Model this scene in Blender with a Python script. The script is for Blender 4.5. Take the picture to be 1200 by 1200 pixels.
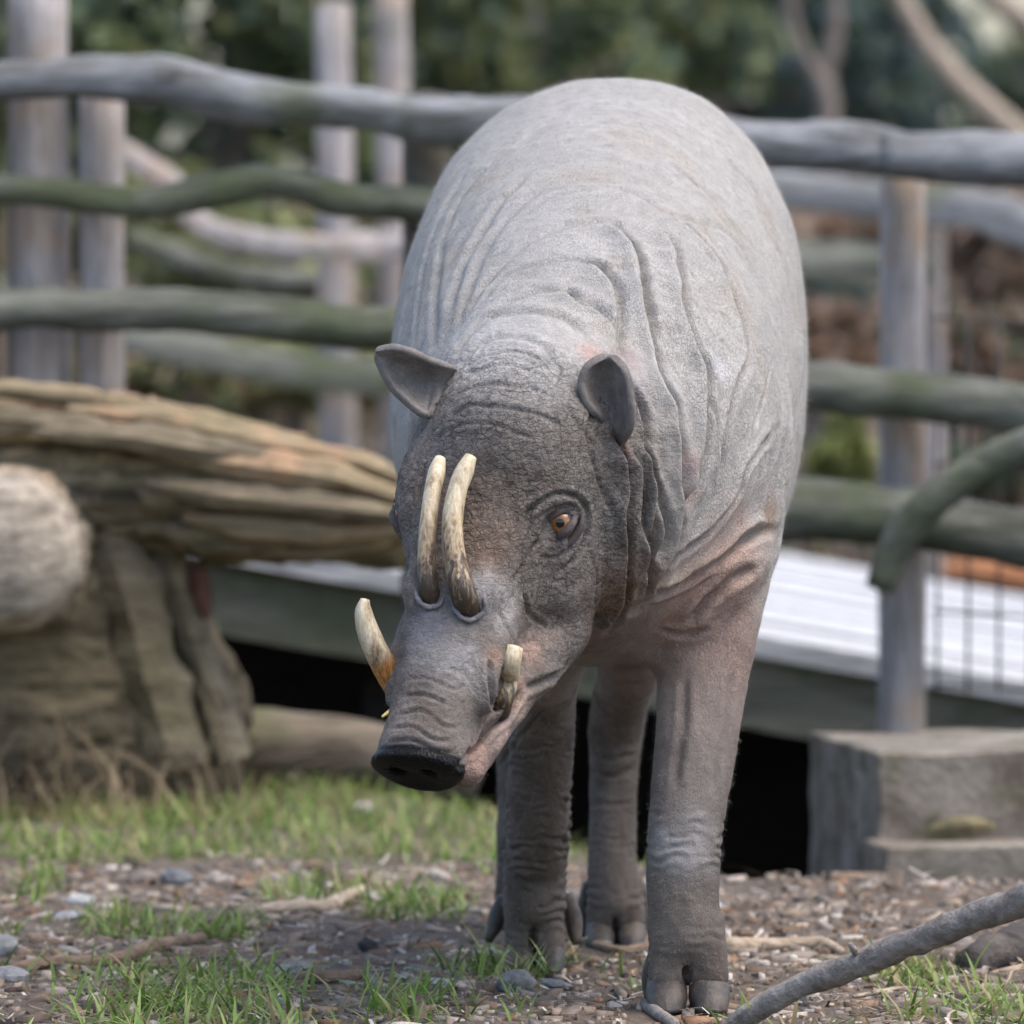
import bpy, bmesh, math, random
import numpy as np
from mathutils import Vector, Matrix
from mathutils.bvhtree import BVHTree

R = math.radians
random.seed(7)
rng = np.random.default_rng(7)
sc = bpy.context.scene
for o in list(bpy.data.objects):
    bpy.data.objects.remove(o)
COL = sc.collection

# ------------------------------------------------------------------ camera
FPX, CAMY, CAMZ, HORIZON = 9333.0, -7.0, 0.70, 256.7      # focal length in photo pixels (1200 wide)
PITCH = math.atan((600 - HORIZON) / FPX)
cd = bpy.data.cameras.new('camera')
cam = bpy.data.objects.new('camera', cd)
COL.objects.link(cam)
cam.location = (0, CAMY, CAMZ)
cam.rotation_euler = (R(90) - PITCH, 0, 0)
cd.sensor_width = 36.0
cd.lens = FPX / 1200 * 36.0
cd.clip_start = 0.1
cd.clip_end = 2000
cd.dof.use_dof = True
cd.dof.focus_distance = 6.93
cd.dof.aperture_fstop = 8.4
sc.camera = cam

# ------------------------------------------------------------------ sky, sun, exposure
SUN_EL, SUN_AZ = R(64), R(110)         # azimuth clockwise from +Y: high, to the right
world = bpy.data.worlds.new('World')
sc.world = world
world.use_nodes = True
wn = world.node_tree
bg = wn.nodes['Background']
sky = wn.nodes.new('ShaderNodeTexSky')
sky.sky_type = 'NISHITA'
sky.sun_disc = False
sky.sun_elevation = SUN_EL
sky.sun_rotation = SUN_AZ
sky.air_density = 1.0
sky.dust_density = 2.4
sky.ozone_density = 0.3
wn.links.new(sky.outputs[0], bg.inputs[0])
bg.inputs[1].default_value = 0.14
sl = bpy.data.lights.new('sun', 'SUN')
sl.energy = 1.35
sl.angle = R(45)
sl.color = (1.0, 0.92, 0.80)
sun = bpy.data.objects.new('sun', sl)
COL.objects.link(sun)
sdir = Vector((math.sin(SUN_AZ) * math.cos(SUN_EL), math.cos(SUN_AZ) * math.cos(SUN_EL), math.sin(SUN_EL)))
sun.rotation_euler = (-sdir).to_track_quat('-Z', 'Y').to_euler()
sun.location = sdir * 20
sc.view_settings.view_transform = 'Standard'
sc.view_settings.look = 'None'
sc.view_settings.gamma = 1.0
sc.view_settings.exposure = 1.38
sc.render.engine = 'CYCLES'
sc.cycles.use_denoising = True
sc.cycles.max_bounces = 5
sc.cycles.use_adaptive_sampling = True
sc.cycles.adaptive_threshold = 0.035
sc.cycles.sample_clamp_indirect = 6

# ------------------------------------------------------------------ photo pixel -> direction / point
def ray(px, py):
    x, y = (px - 600) / FPX, (600 - py) / FPX
    c, s = math.cos(PITCH), math.sin(PITCH)
    return Vector((x, c + y * s, y * c - s))

def W(px, py, d):
    """point seen at photo pixel (px,py), d metres from the camera along Y"""
    v = ray(px, py)
    return Vector((0, CAMY, CAMZ)) + v * (d / v.y)

def G(px, py, z=0.0):
    """point at height z seen at photo pixel"""
    v = ray(px, py)
    t = (z - CAMZ) / v.z
    return Vector((0, CAMY, CAMZ)) + v * t

def S(px, d):
    return px * d / FPX

# ------------------------------------------------------------------ numpy noise
_perm = np.random.default_rng(11).permutation(256).astype(np.int64)
_perm = np.concatenate([_perm, _perm, _perm])
_grad = np.random.default_rng(12).normal(size=(256, 3)).astype(np.float32)
_grad /= np.linalg.norm(_grad, axis=1)[:, None]

def pnoise(P, freq=1.0, off=0.0):
    P = np.asarray(P, np.float32) * np.float32(freq) + np.float32(off)
    i = np.floor(P).astype(np.int64)
    f = P - i
    u = f * f * f * (f * (f * 6 - 15) + 10)
    i &= 255
    out = 0
    for dx in (0, 1):
        wx = u[:, 0] if dx else 1 - u[:, 0]
        for dy in (0, 1):
            wy = u[:, 1] if dy else 1 - u[:, 1]
            for dz in (0, 1):
                wz = u[:, 2] if dz else 1 - u[:, 2]
                h = _perm[_perm[_perm[(i[:, 0] + dx) & 255] + ((i[:, 1] + dy) & 255)] + ((i[:, 2] + dz) & 255)]
                g = _grad[h]
                out = out + wx * wy * wz * (g[:, 0] * (f[:, 0] - dx) + g[:, 1] * (f[:, 1] - dy) + g[:, 2] * (f[:, 2] - dz))
    return out * 1.6

def fbm(P, freq, octv=4, off=0.0, gain=0.5):
    a, s, t = 1.0, 0.0, 0.0
    for k in range(octv):
        s = s + a * pnoise(P, freq * 2 ** k, off + 17.3 * k)
        t += a
        a *= gain
    return s / t

def sstep(a, b, x):
    t = np.clip((x - a) / (b - a), 0, 1)
    return t * t * (3 - 2 * t)

# ------------------------------------------------------------------ implicit shapes
def smin(a, b, k):
    h = np.clip(0.5 + 0.5 * (b - a) / k, 0, 1)
    return b * (1 - h) + a * h - k * h * (1 - h)

def smax(a, b, k):
    return -smin(-a, -b, k)

def rcone(P, a, b, ra, rb):
    a = np.asarray(a, np.float32); b = np.asarray(b, np.float32)
    ba = b - a
    t = np.clip(((P - a) @ ba) / float(ba @ ba), 0, 1)
    q = P - a - t[:, None] * ba
    return np.sqrt((q * q).sum(1)) - (ra + (rb - ra) * t)

def chain(P, pts, k=0.01):
    d = None
    for (a, ra), (b, rb) in zip(pts[:-1], pts[1:]):
        e = rcone(P, a, b, ra, rb)
        d = e if d is None else smin(d, e, k)
    return d

def ell(P, c, r, rot=None):
    q = P - np.asarray(c, np.float32)
    if rot is not None:
        q = q @ np.asarray(rot, np.float32)        # columns = local axes
    r = np.asarray(r, np.float32)
    k0 = np.sqrt(((q / r) ** 2).sum(1))
    k1 = np.sqrt(((q / (r * r)) ** 2).sum(1)) + 1e-9
    return k0 * (k0 - 1) / k1

def spline(xs, cols, n=240):
    """Catmull-Rom through a table -> fine samples for np.interp"""
    xs = np.asarray(xs, float); cols = np.asarray(cols, float)
    m = np.gradient(cols, xs, axis=0)
    t = np.linspace(xs[0], xs[-1], n)
    k = np.clip(np.searchsorted(xs, t) - 1, 0, len(xs) - 2)
    h = xs[k + 1] - xs[k]
    s = ((t - xs[k]) / h)[:, None]
    h = h[:, None]
    v = (2*s**3-3*s**2+1)*cols[k] + (s**3-2*s**2+s)*h*m[k] + (-2*s**3+3*s**2)*cols[k+1] + (s**3-s**2)*h*m[k+1]
    return t, v

def surface_nets(f, lo, hi, h, coarse=4, band=2.6, project=1):
    """mesh the zero set of f inside a box: sparse narrow-band evaluation + naive surface nets"""
    lo = np.asarray(lo, np.float32); hi = np.asarray(hi, np.float32)
    nc = np.ceil((hi - lo) / (h * coarse)).astype(int) + 1
    H = h * coarse
    ax = [lo[i] + (np.arange(nc[i]) + 0.5) * H for i in range(3)]
    C = np.stack(np.meshgrid(*ax, indexing='ij'), -1).reshape(-1, 3).astype(np.float32)
    def ev(Q):
        out = np.empty(len(Q), np.float32)
        for s in range(0, len(Q), 200000):
            out[s:s + 200000] = f(Q[s:s + 200000])
        return out
    dc = ev(C)
    act = np.abs(dc) < H * band
    n = nc * coarse
    D = np.repeat(np.repeat(np.repeat(np.where(dc > 0, 1.0, -1.0).astype(np.float32).reshape(nc), coarse, 0), coarse, 1), coarse, 2)
    ai = np.argwhere(act.reshape(nc))
    sub = np.stack(np.meshgrid(*[np.arange(coarse)] * 3, indexing='ij'), -1).reshape(-1, 3)
    idx = (ai[:, None, :] * coarse + sub[None]).reshape(-1, 3)
    D[idx[:, 0], idx[:, 1], idx[:, 2]] = ev(lo + (idx.astype(np.float32) + 0.5) * h)
    neg = D < 0
    s = neg[:-1, :-1, :-1].astype(np.int8)
    s = s + neg[1:, :-1, :-1] + neg[:-1, 1:, :-1] + neg[1:, 1:, :-1] + neg[:-1, :-1, 1:] + neg[1:, :-1, 1:] + neg[:-1, 1:, 1:] + neg[1:, 1:, 1:]
    cells = np.argwhere((s > 0) & (s < 8))
    ids = np.full(s.shape, -1, np.int32)
    ids[cells[:, 0], cells[:, 1], cells[:, 2]] = np.arange(len(cells))
    corners = [(a, b, c) for a in (0, 1) for b in (0, 1) for c in (0, 1)]
    val = {k: D[cells[:, 0] + k[0], cells[:, 1] + k[1], cells[:, 2] + k[2]] for k in corners}
    acc = np.zeros((len(cells), 3), np.float32); cnt = np.zeros(len(cells), np.float32)
    for k in corners:
        for a in range(3):
            if k[a] == 0:
                k2 = tuple(1 if i == a else k[i] for i in range(3))
                v0, v1 = val[k], val[k2]
                m = (v0 < 0) != (v1 < 0)
                t = np.where(m, v0 / np.where(m, v0 - v1, 1), 0)
                p = np.tile(np.array(k, np.float32), (len(cells), 1))
                p[:, a] += t
                acc += p * m[:, None]; cnt += m
    V = lo + (cells + acc / cnt[:, None] + 0.5) * h
    V = V.astype(np.float32)
    faces = []
    for a in range(3):
        b, c = (a + 1) % 3, (a + 2) % 3
        s0 = [slice(None)] * 3; s1 = [slice(None)] * 3
        s0[a] = slice(0, -1); s1[a] = slice(1, None)
        e = np.argwhere(neg[tuple(s0)] != neg[tuple(s1)])
        e = e[(e[:, b] > 0) & (e[:, c] > 0) & (e[:, b] < ids.shape[b]) & (e[:, c] < ids.shape[c]) & (e[:, a] < ids.shape[a])]
        q = []
        for db, dcc in ((1, 1), (0, 1), (0, 0), (1, 0)):
            g = e.copy(); g[:, b] -= db; g[:, c] -= dcc
            q.append(ids[g[:, 0], g[:, 1], g[:, 2]])
        q = np.stack(q, 1)
        flip = ~neg[e[:, 0], e[:, 1], e[:, 2]]
        q[flip] = q[flip][:, ::-1]
        faces.append(q[(q >= 0).all(1)])
    Fq = np.concatenate(faces)
    for _ in range(project):
        e = h * 0.4
        g = np.stack([ev(V + np.eye(3, dtype=np.float32)[i] * e) - ev(V - np.eye(3, dtype=np.float32)[i] * e) for i in range(3)], 1) / (2 * e)
        d = ev(V)
        st = np.clip(d / np.maximum((g * g).sum(1), 0.2), -h, h)
        V = V - g * st[:, None]
    return V.astype(np.float32), Fq

def vnormals(V, Fq):
    n = np.cross(V[Fq[:, 2]] - V[Fq[:, 0]], V[Fq[:, 3]] - V[Fq[:, 1]])
    N = np.zeros_like(V)
    for i in range(4):
        np.add.at(N, Fq[:, i], n)
    return N / (np.linalg.norm(N, axis=1)[:, None] + 1e-12)

# ------------------------------------------------------------------ objects
def mesh_np(name, V, Fq, mat, parent=None, smooth=True):
    me = bpy.data.meshes.new(name)
    V = np.asarray(V, np.float32); Fq = np.asarray(Fq, np.int32)
    k = Fq.shape[1]
    me.vertices.add(len(V)); me.vertices.foreach_set('co', V.ravel())
    me.loops.add(Fq.size); me.loops.foreach_set('vertex_index', Fq.ravel())
    me.polygons.add(len(Fq))
    me.polygons.foreach_set('loop_start', np.arange(len(Fq), dtype=np.int32) * k)
    me.polygons.foreach_set('loop_total', np.full(len(Fq), k, np.int32))
    me.update(calc_edges=True)
    if smooth:
        me.polygons.foreach_set('use_smooth', np.ones(len(Fq), bool))
    if mat: me.materials.append(mat)
    o = bpy.data.objects.new(name, me)
    COL.objects.link(o)
    if parent: o.parent = parent
    return o

def link_mesh(name, me, parent=None):
    o = bpy.data.objects.new(name, me)
    COL.objects.link(o)
    if parent: o.parent = parent
    return o

def empty(name, loc=(0, 0, 0)):
    o = bpy.data.objects.new(name, None)
    COL.objects.link(o)
    o.empty_display_size = 0.1
    o.location = loc
    return o

def tag(o, label=None, cat=None, group=None, kind=None):
    if label: o['label'] = label
    if cat: o['category'] = cat
    if group: o['group'] = group
    if kind: o['kind'] = kind
    return o

def adopt(child, parent):
    """parent keeping the world place (parents here carry only a location)"""
    child.parent = parent
    child.location = Vector(child.location) - Vector(parent.location)

def tube(pts, radii, nseg=12, rough=0.0, freq=8.0, seed=0.0, sub=6, flat=1.0, caps=True):
    """bumpy tapered tube along a smooth curve; returns V, F(quads)"""
    pts = np.array([tuple(p) for p in pts], float); radii = np.asarray(radii, float)
    xs = np.concatenate([[0], np.cumsum(np.linalg.norm(np.diff(pts, axis=0), axis=1))])
    n = sub * (len(pts) - 1) + 1
    t, v = spline(xs, np.column_stack([pts, radii]), n)
    c, r = v[:, :3], v[:, 3]
    T = np.gradient(c, axis=0); T /= np.linalg.norm(T, axis=1)[:, None]
    A = np.zeros_like(T)
    ref = np.array([0, 0, 1.0]) if abs(T[0][2]) < 0.9 else np.array([0, 1.0, 0])
    v_ = np.cross(T[0], ref)
    for i in range(n):                     # parallel transport, so the tube never twists
        v_ = v_ - T[i] * (v_ @ T[i]); v_ /= np.linalg.norm(v_); A[i] = v_
    B = np.cross(A, T)
    th = np.linspace(0, 2 * np.pi, nseg, endpoint=False)
    dirs = A[:, None, :] * np.cos(th)[None, :, None] + B[:, None, :] * (np.sin(th) * flat)[None, :, None]
    V = c[:, None, :] + dirs * r[:, None, None]
    V = V.reshape(-1, 3)
    if rough:
        nz = fbm(V, freq, 3, seed) * rough * np.repeat(r, nseg)
        V = V + dirs.reshape(-1, 3) * nz[:, None]
    Fq = []
    i = np.arange(n - 1)[:, None] * nseg; j = np.arange(nseg)[None]; j2 = (j + 1) % nseg
    Fq = np.stack([i + j, i + j2, i + nseg + j2, i + nseg + j], -1).reshape(-1, 4)
    if caps:
        b = len(V)
        V = np.vstack([V, c[0] - T[0] * r[0] * 0.15, c[-1] + T[-1] * r[-1] * 0.15])
        jj = np.arange(nseg); k2 = (jj + 1) % nseg
        e = (n - 1) * nseg
        Fq = np.vstack([Fq, np.stack([jj * 0 + b, k2, jj, jj * 0 + b], 1), np.stack([jj * 0 + b + 1, e + jj, e + k2, jj * 0 + b + 1], 1)])
    return V, Fq

def obj_vf(name, V, Fq, mat, parent=None, smooth=True):
    """from V and quad array in which a repeated index marks a triangle"""
    me = bpy.data.meshes.new(name)
    fl = [tuple(f) if f[0] != f[3] else (f[0], f[1], f[2]) for f in np.asarray(Fq).tolist()]
    me.from_pydata(np.asarray(V).tolist(), [], fl)
    if smooth: me.polygons.foreach_set('use_smooth', np.ones(len(fl), bool))
    me.update()
    if mat: me.materials.append(mat)
    return link_mesh(name, me, parent)

# ------------------------------------------------------------------ materials
class NT:
    def __init__(s, name):
        s.m = bpy.data.materials.new(name); s.m.use_nodes = True
        s.t = s.m.node_tree
        s.b = s.t.nodes['Principled BSDF']
    def n(s, typ, **kw):
        nd = s.t.nodes.new(typ)
        for k, v in kw.items():
            if k.startswith('_'): setattr(nd, k[1:], v)
            else:
                nd.inputs[k if not k.isdigit() else int(k)].default_value = v
        return nd
    def l(s, a, b): s.t.links.new(a, b)
    def coord(s, scale=(1, 1, 1), kind='Object'):
        tc = s.n('ShaderNodeTexCoord'); mp = s.n('ShaderNodeMapping')
        mp.inputs['Scale'].default_value = scale
        s.l(tc.outputs[kind], mp.inputs[0]); return mp.outputs[0]
    def noise(s, co, scale, detail=5, rough=0.6, dist=0.0):
        x = s.n('ShaderNodeTexNoise', Scale=scale, Detail=detail, Roughness=rough, Distortion=dist)
        s.l(co, x.inputs['Vector']); return x.outputs['Fac']
    def ramp(s, fac, stops):
        r = s.n('ShaderNodeValToRGB')
        el = r.color_ramp.elements
        while len(el) < len(stops): el.new(0.5)
        for e, (p, c) in zip(el, stops):
            e.position = p
            e.color = (c, c, c, 1) if isinstance(c, (int, float)) else (*c, 1)
        s.l(fac, r.inputs[0]); return r.outputs[0]
    def mix(s, fac, a, b, mode='MIX'):
        x = s.n('ShaderNodeMix', _data_type='RGBA', _blend_type=mode)
        for sock, v in ((0, fac), (6, a), (7, b)):
            if hasattr(v, 'links'): s.l(v, x.inputs[sock])
            else: x.inputs[sock].default_value = v if sock == 0 else (*v, 1) if len(v) == 3 else v
        return x.outputs[2]
    def math(s, op, a, b=0.0, clamp=False):
        x = s.n('ShaderNodeMath', _operation=op, _use_clamp=clamp)
        for i, v in enumerate((a, b)):
            if hasattr(v, 'links'): s.l(v, x.inputs[i])
            else: x.inputs[i].default_value = v
        return x.outputs[0]
    def bump(s, h, strength=0.5, dist=0.002, prev=None):
        x = s.n('ShaderNodeBump', Strength=strength, Distance=dist)
        s.l(h, x.inputs['Height'])
        if prev: s.l(prev, x.inputs['Normal'])
        return x.outputs[0]
    def out(s, color=None, normal=None, rough=0.8, spec=0.3):
        if color is not None:
            if hasattr(color, 'links'): s.l(color, s.b.inputs['Base Color'])
            else: s.b.inputs['Base Color'].default_value = (*color, 1)
        if normal: s.l(normal, s.b.inputs['Normal'])
        if hasattr(rough, 'links'): s.l(rough, s.b.inputs['Roughness'])
        else: s.b.inputs['Roughness'].default_value = rough
        s.b.inputs['Specular IOR Level'].default_value = spec
        return s.m
# ================================================================== the ground
def ground_z(x, y):
    x = np.asarray(x, float); y = np.asarray(y, float)
    P = np.stack([x, y, x * 0], -1).reshape(-1, 3)
    near = (fbm(P, 2.2, 3, 40.) * .016 + fbm(P, 9, 3, 50.) * .008).reshape(x.shape)
    flat = np.exp(-((x - .1) ** 2 / .3 + (y - .35) ** 2 / .55))
    z = near * (1 - .75 * flat)
    # the edge where the bank drops to the ditch: nearer on the right, farther on the left behind the log
    edge = 1.42 + 1.35 * sstep(.22, -.2, x) + .04 * np.sin(x * 7)
    z = z - .62 * sstep(0, .75, y - edge) * sstep(7.2, 6.6, y)
    # far bank
    z = z + .62 * sstep(7.2, 12.0, y) + .5 * sstep(30, 90, y) * 0
    z = z + sstep(8, 14, y) * (fbm(P, .35, 3, 60.) * .18).reshape(x.shape)
    return z

def build_ground():
    def axis(lo, hi, far_lo, far_hi, step):
        c = np.arange(lo, hi + 1e-6, step)
        k = np.cumsum(step * 1.22 ** np.arange(1, 60))
        return np.concatenate([(lo - k)[(lo - k) > far_lo][::-1], c, (hi + k)[(hi + k) < far_hi]])
    xs = axis(-1.5, 1.5, -420, 420, .02); ys = axis(-1.2, 3.2, -300, 700, .02)
    X, Y = np.meshgrid(xs, ys, indexing='xy')
    Z = ground_z(X, Y)
    V = np.stack([X, Y, Z], -1).reshape(-1, 3)
    nx, ny = len(xs), len(ys)
    i, j = np.meshgrid(np.arange(nx - 1), np.arange(ny - 1), indexing='xy')
    b = (j * nx + i).ravel()
    Fq = np.stack([b, b + 1, b + nx + 1, b + nx], 1)
    m = NT('soil'); co = m.coord()
    n1 = m.noise(co, 7, 6, .65); n2 = m.noise(co, 48, 6, .7); n3 = m.noise(co, 230, 4, .7)
    c = m.mix(m.ramp(n1, [(.35, 0.0), (.65, 1.0)]), (.130, .104, .084), (.230, .196, .166))
    c = m.mix(m.ramp(n2, [(.40, 0.0), (.60, .85)]), c, (.125, .088, .064))
    c = m.mix(m.ramp(n3, [(.58, 0.0), (.70, .8)]), c, (.33, .30, .27))
    c = m.mix(m.ramp(n3, [(.30, .7), (.42, 0.0)]), c, (.040, .032, .026))
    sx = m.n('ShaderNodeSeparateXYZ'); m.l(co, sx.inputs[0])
    ditch_shade = m.math('MULTIPLY', m.ramp(m.math('MULTIPLY', sx.outputs[2], -1.0), [(.16, 0.0), (.34, 1.0)]), 1.0)
    c = m.mix(ditch_shade, c, (.016, .012, .009))          # shade of the gap under the ramp painted into the low ditch soil
    nb = m.bump(n3, .8, .006, m.bump(n2, .8, .02))
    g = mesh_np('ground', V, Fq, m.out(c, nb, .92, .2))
    tag(g, 'brown soil strewn with bark litter', None, kind='structure')
    return g

# ------------------------------------------------------------------ litter and grass
def scatter_px(n, poly, r):
    """n random ground points inside a photo-pixel rectangle"""
    x0, y0, x1, y1 = poly
    out = []
    for _ in range(n):
        out.append(G(r.uniform(x0, x1), r.uniform(y0, y1)))
    return np.array([tuple(p) for p in out])

def color_attr(o, name, cols):
    a = o.data.attributes.new(name, 'FLOAT_COLOR', 'POINT')
    c = np.column_stack([cols, np.ones(len(cols))]).astype(np.float32)
    a.data.foreach_set('color', c.ravel())

def attr_material(name, attr, rough=.8, spec=.25, trans=0.0, bumpk=0.0):
    m = NT(name)
    at = m.n('ShaderNodeAttribute', _attribute_name=attr)
    co = m.coord()
    g = m.noise(co, 160, 4, .65)
    c = m.mix(.6, at.outputs['Color'], m.ramp(g, [(.25, .55), (.75, 1.3)]), 'MULTIPLY')
    m.out(c, m.bump(g, .5, .003) if bumpk else None, rough, spec)
    if trans:
        m.b.inputs['Transmission Weight'].default_value = 0
        m.b.inputs['Subsurface Weight'].default_value = 0
    return m.m

def build_litter():
    r = np.random.default_rng(21)
    n = 36000
    y = r.uniform(0, 1, n) ** 1.0
    P = np.column_stack([r.uniform(-1.6, 1.6, n), -1.7 + 3.5 * y])
    keep = ~((P[:, 1] > 1.55) & (P[:, 0] < .1))
    P = P[keep]; n = len(P)
    z = ground_z(P[:, 0], P[:, 1])
    k = 6
    size = np.exp(r.normal(math.log(.0062), .62, n)).clip(.0025, .032)
    asp = r.uniform(.08, .36, n)
    rot = r.uniform(0, 2 * np.pi, n)
    th = np.linspace(0, 2 * np.pi, k, endpoint=False)[None] + r.normal(0, .22, (n, k))
    rad = r.uniform(.6, 1.1, (n, k))
    lx = np.cos(th) * rad * size[:, None]; ly = np.sin(th) * rad * size[:, None] * asp[:, None]
    tx, ty = r.normal(0, .16, n), r.normal(0, .3, n)
    lz = lx * tx[:, None] + ly * ty[:, None]
    X = P[:, :1] + lx * np.cos(rot)[:, None] - ly * np.sin(rot)[:, None]
    Y = P[:, 1:] + lx * np.sin(rot)[:, None] + ly * np.cos(rot)[:, None]
    h = np.minimum(size * r.uniform(.08, .3, n), .004)
    Z0 = z[:, None] + lz + .001
    top = np.stack([X, Y, Z0 + h[:, None]], -1); bot = np.stack([X, Y, Z0 - .002], -1)
    V = np.concatenate([top, bot], 1).reshape(-1, 3)
    base = (np.arange(n) * 2 * k)[:, None]
    cap = base + np.arange(k)[None]
    q1 = cap[:, [0, 1, 2, 3]]; q2 = cap[:, [0, 3, 4, 5]]
    i = np.arange(k); j = (i + 1) % k
    sides = np.stack([base + i, base + k + i, base + k + j, base + j], -1).reshape(-1, 4)
    Fq = np.concatenate([q1, q2, sides])
    pal = np.array([(.190, .150, .122), (.125, .090, .068), (.26, .22, .19), (.165, .112, .078), (.38, .34, .30), (.07, .052, .044), (.21, .175, .155), (.20, .115, .068), (.28, .22, .165), (.145, .125, .115)])
    ci = r.choice(len(pal), n, p=[.18, .18, .11, .14, .075, .10, .08, .05, .065, .02])
    cols = pal[ci] * r.uniform(.85, 1.5, (n, 1))
    o = mesh_np('bark_litter', V, Fq, attr_material('bark_chip', 'chip', bumpk=1), smooth=False)
    color_attr(o, 'chip', np.repeat(cols, 2 * k, 0))
    tag(o, 'scattered grey and brown bark chips covering the bare soil', 'bark litter', kind='stuff')
    # straws, needles and thin twigs
    n = 5200
    P = np.column_stack([r.uniform(-1.2, 1.2, n), r.uniform(-.9, 1.75, n)])
    z = ground_z(P[:, 0], P[:, 1])
    ln = np.exp(r.normal(math.log(.022), .55, n)).clip(.006, .09); a = r.uniform(0, np.pi, n); w = r.uniform(.0006, .0016, n)
    d = np.column_stack([np.cos(a), np.sin(a), r.normal(0, .10, n)]) * ln[:, None] * .5
    s = np.column_stack([-np.sin(a), np.cos(a), a * 0]) * w[:, None]
    c0 = np.column_stack([P, z + .004 + np.abs(d[:, 2])])
    mid = r.normal(0, .12, (n, 3)) * ln[:, None] * np.array((1, 1, .4))
    up = np.column_stack([a * 0, a * 0, w * 1.6])
    V = np.stack([c0 - d - s, c0 - d + s, c0 + mid - s + up, c0 + mid + s + up, c0 + d - s, c0 + d + s, c0 - d + up, c0 + d + up], 1).reshape(-1, 3)
    b = (np.arange(n) * 8)[:, None]
    Fq = np.concatenate([b + np.array([[0, 1, 3, 2]]), b + np.array([[2, 3, 5, 4]]), b + np.array([[0, 2, 6, 6]])[:, [0, 1, 2, 2]]])
    Fq = Fq[: 2 * n]
    pal = np.array([(.34, .28, .21), (.20, .15, .11), (.44, .40, .34), (.10, .075, .055)])
    o = mesh_np('straw_litter', V, Fq, attr_material('dry_straw', 'straw'), smooth=False)
    color_attr(o, 'straw', np.repeat(pal[r.integers(0, 4, n)] * r.uniform(.7, 1.2, (n, 1)), 8, 0))
    tag(o, 'thin dry straws and needles lying over the bark chips', 'straw', kind='stuff')

def blades(name, P, ln, wd, r, cols, lean=.45, mat=None, bend=.6):
    """grass blades: three-segment tapered bent strips"""
    n = len(P)
    a = r.uniform(0, 2 * np.pi, n); le = lean * r.uniform(.25, 1.5, n)
    dirh = np.column_stack([np.cos(a), np.sin(a), a * 0])
    side = np.column_stack([-np.sin(a + r.normal(0, .5, n)), np.cos(a), a * 0])
    side /= np.linalg.norm(side, axis=1)[:, None]
    rows = []
    for t, w in ((0, 1.0), (.4, .9), (.75, .55), (1.0, .06)):
        h = ln * t
        c = P + dirh * (np.sin(le) * h + bend * ln * t * t * np.sin(le))[:, None]
        c[:, 2] = P[:, 2] + (np.cos(le * (1 + t * .8)) * h) - .003
        rows += [c - side * (wd * w)[:, None], c + side * (wd * w)[:, None]]
    V = np.stack(rows, 1).reshape(-1, 3)
    b = (np.arange(n) * 8)[:, None]
    Fq = np.concatenate([b + np.array([[2 * k, 2 * k + 1, 2 * k + 3, 2 * k + 2]]) for k in range(3)])
    o = mesh_np(name, V, Fq, mat)
    tint = np.array([.75, .95, 1.05, 1.15])
    C = np.repeat(cols, 8, 0) * np.tile(np.repeat(tint, 2), n)[:, None]
    color_attr(o, 'blade', C)
    return o

def grass_material():
    m = NT('grass_blade')
    at = m.n('ShaderNodeAttribute', _attribute_name='blade')
    m.out(at.outputs['Color'], None, .55, .3)
    tr = m.n('ShaderNodeBsdfTranslucent'); m.l(at.outputs['Color'], tr.inputs[0])
    mx = m.n('ShaderNodeMixShader'); mx.inputs[0].default_value = .35
    out = m.t.nodes['Material Output']
    m.l(m.b.outputs[0], mx.inputs[1]); m.l(tr.outputs[0], mx.inputs[2]); m.l(mx.outputs[0], out.inputs[0])
    return m.m

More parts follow.
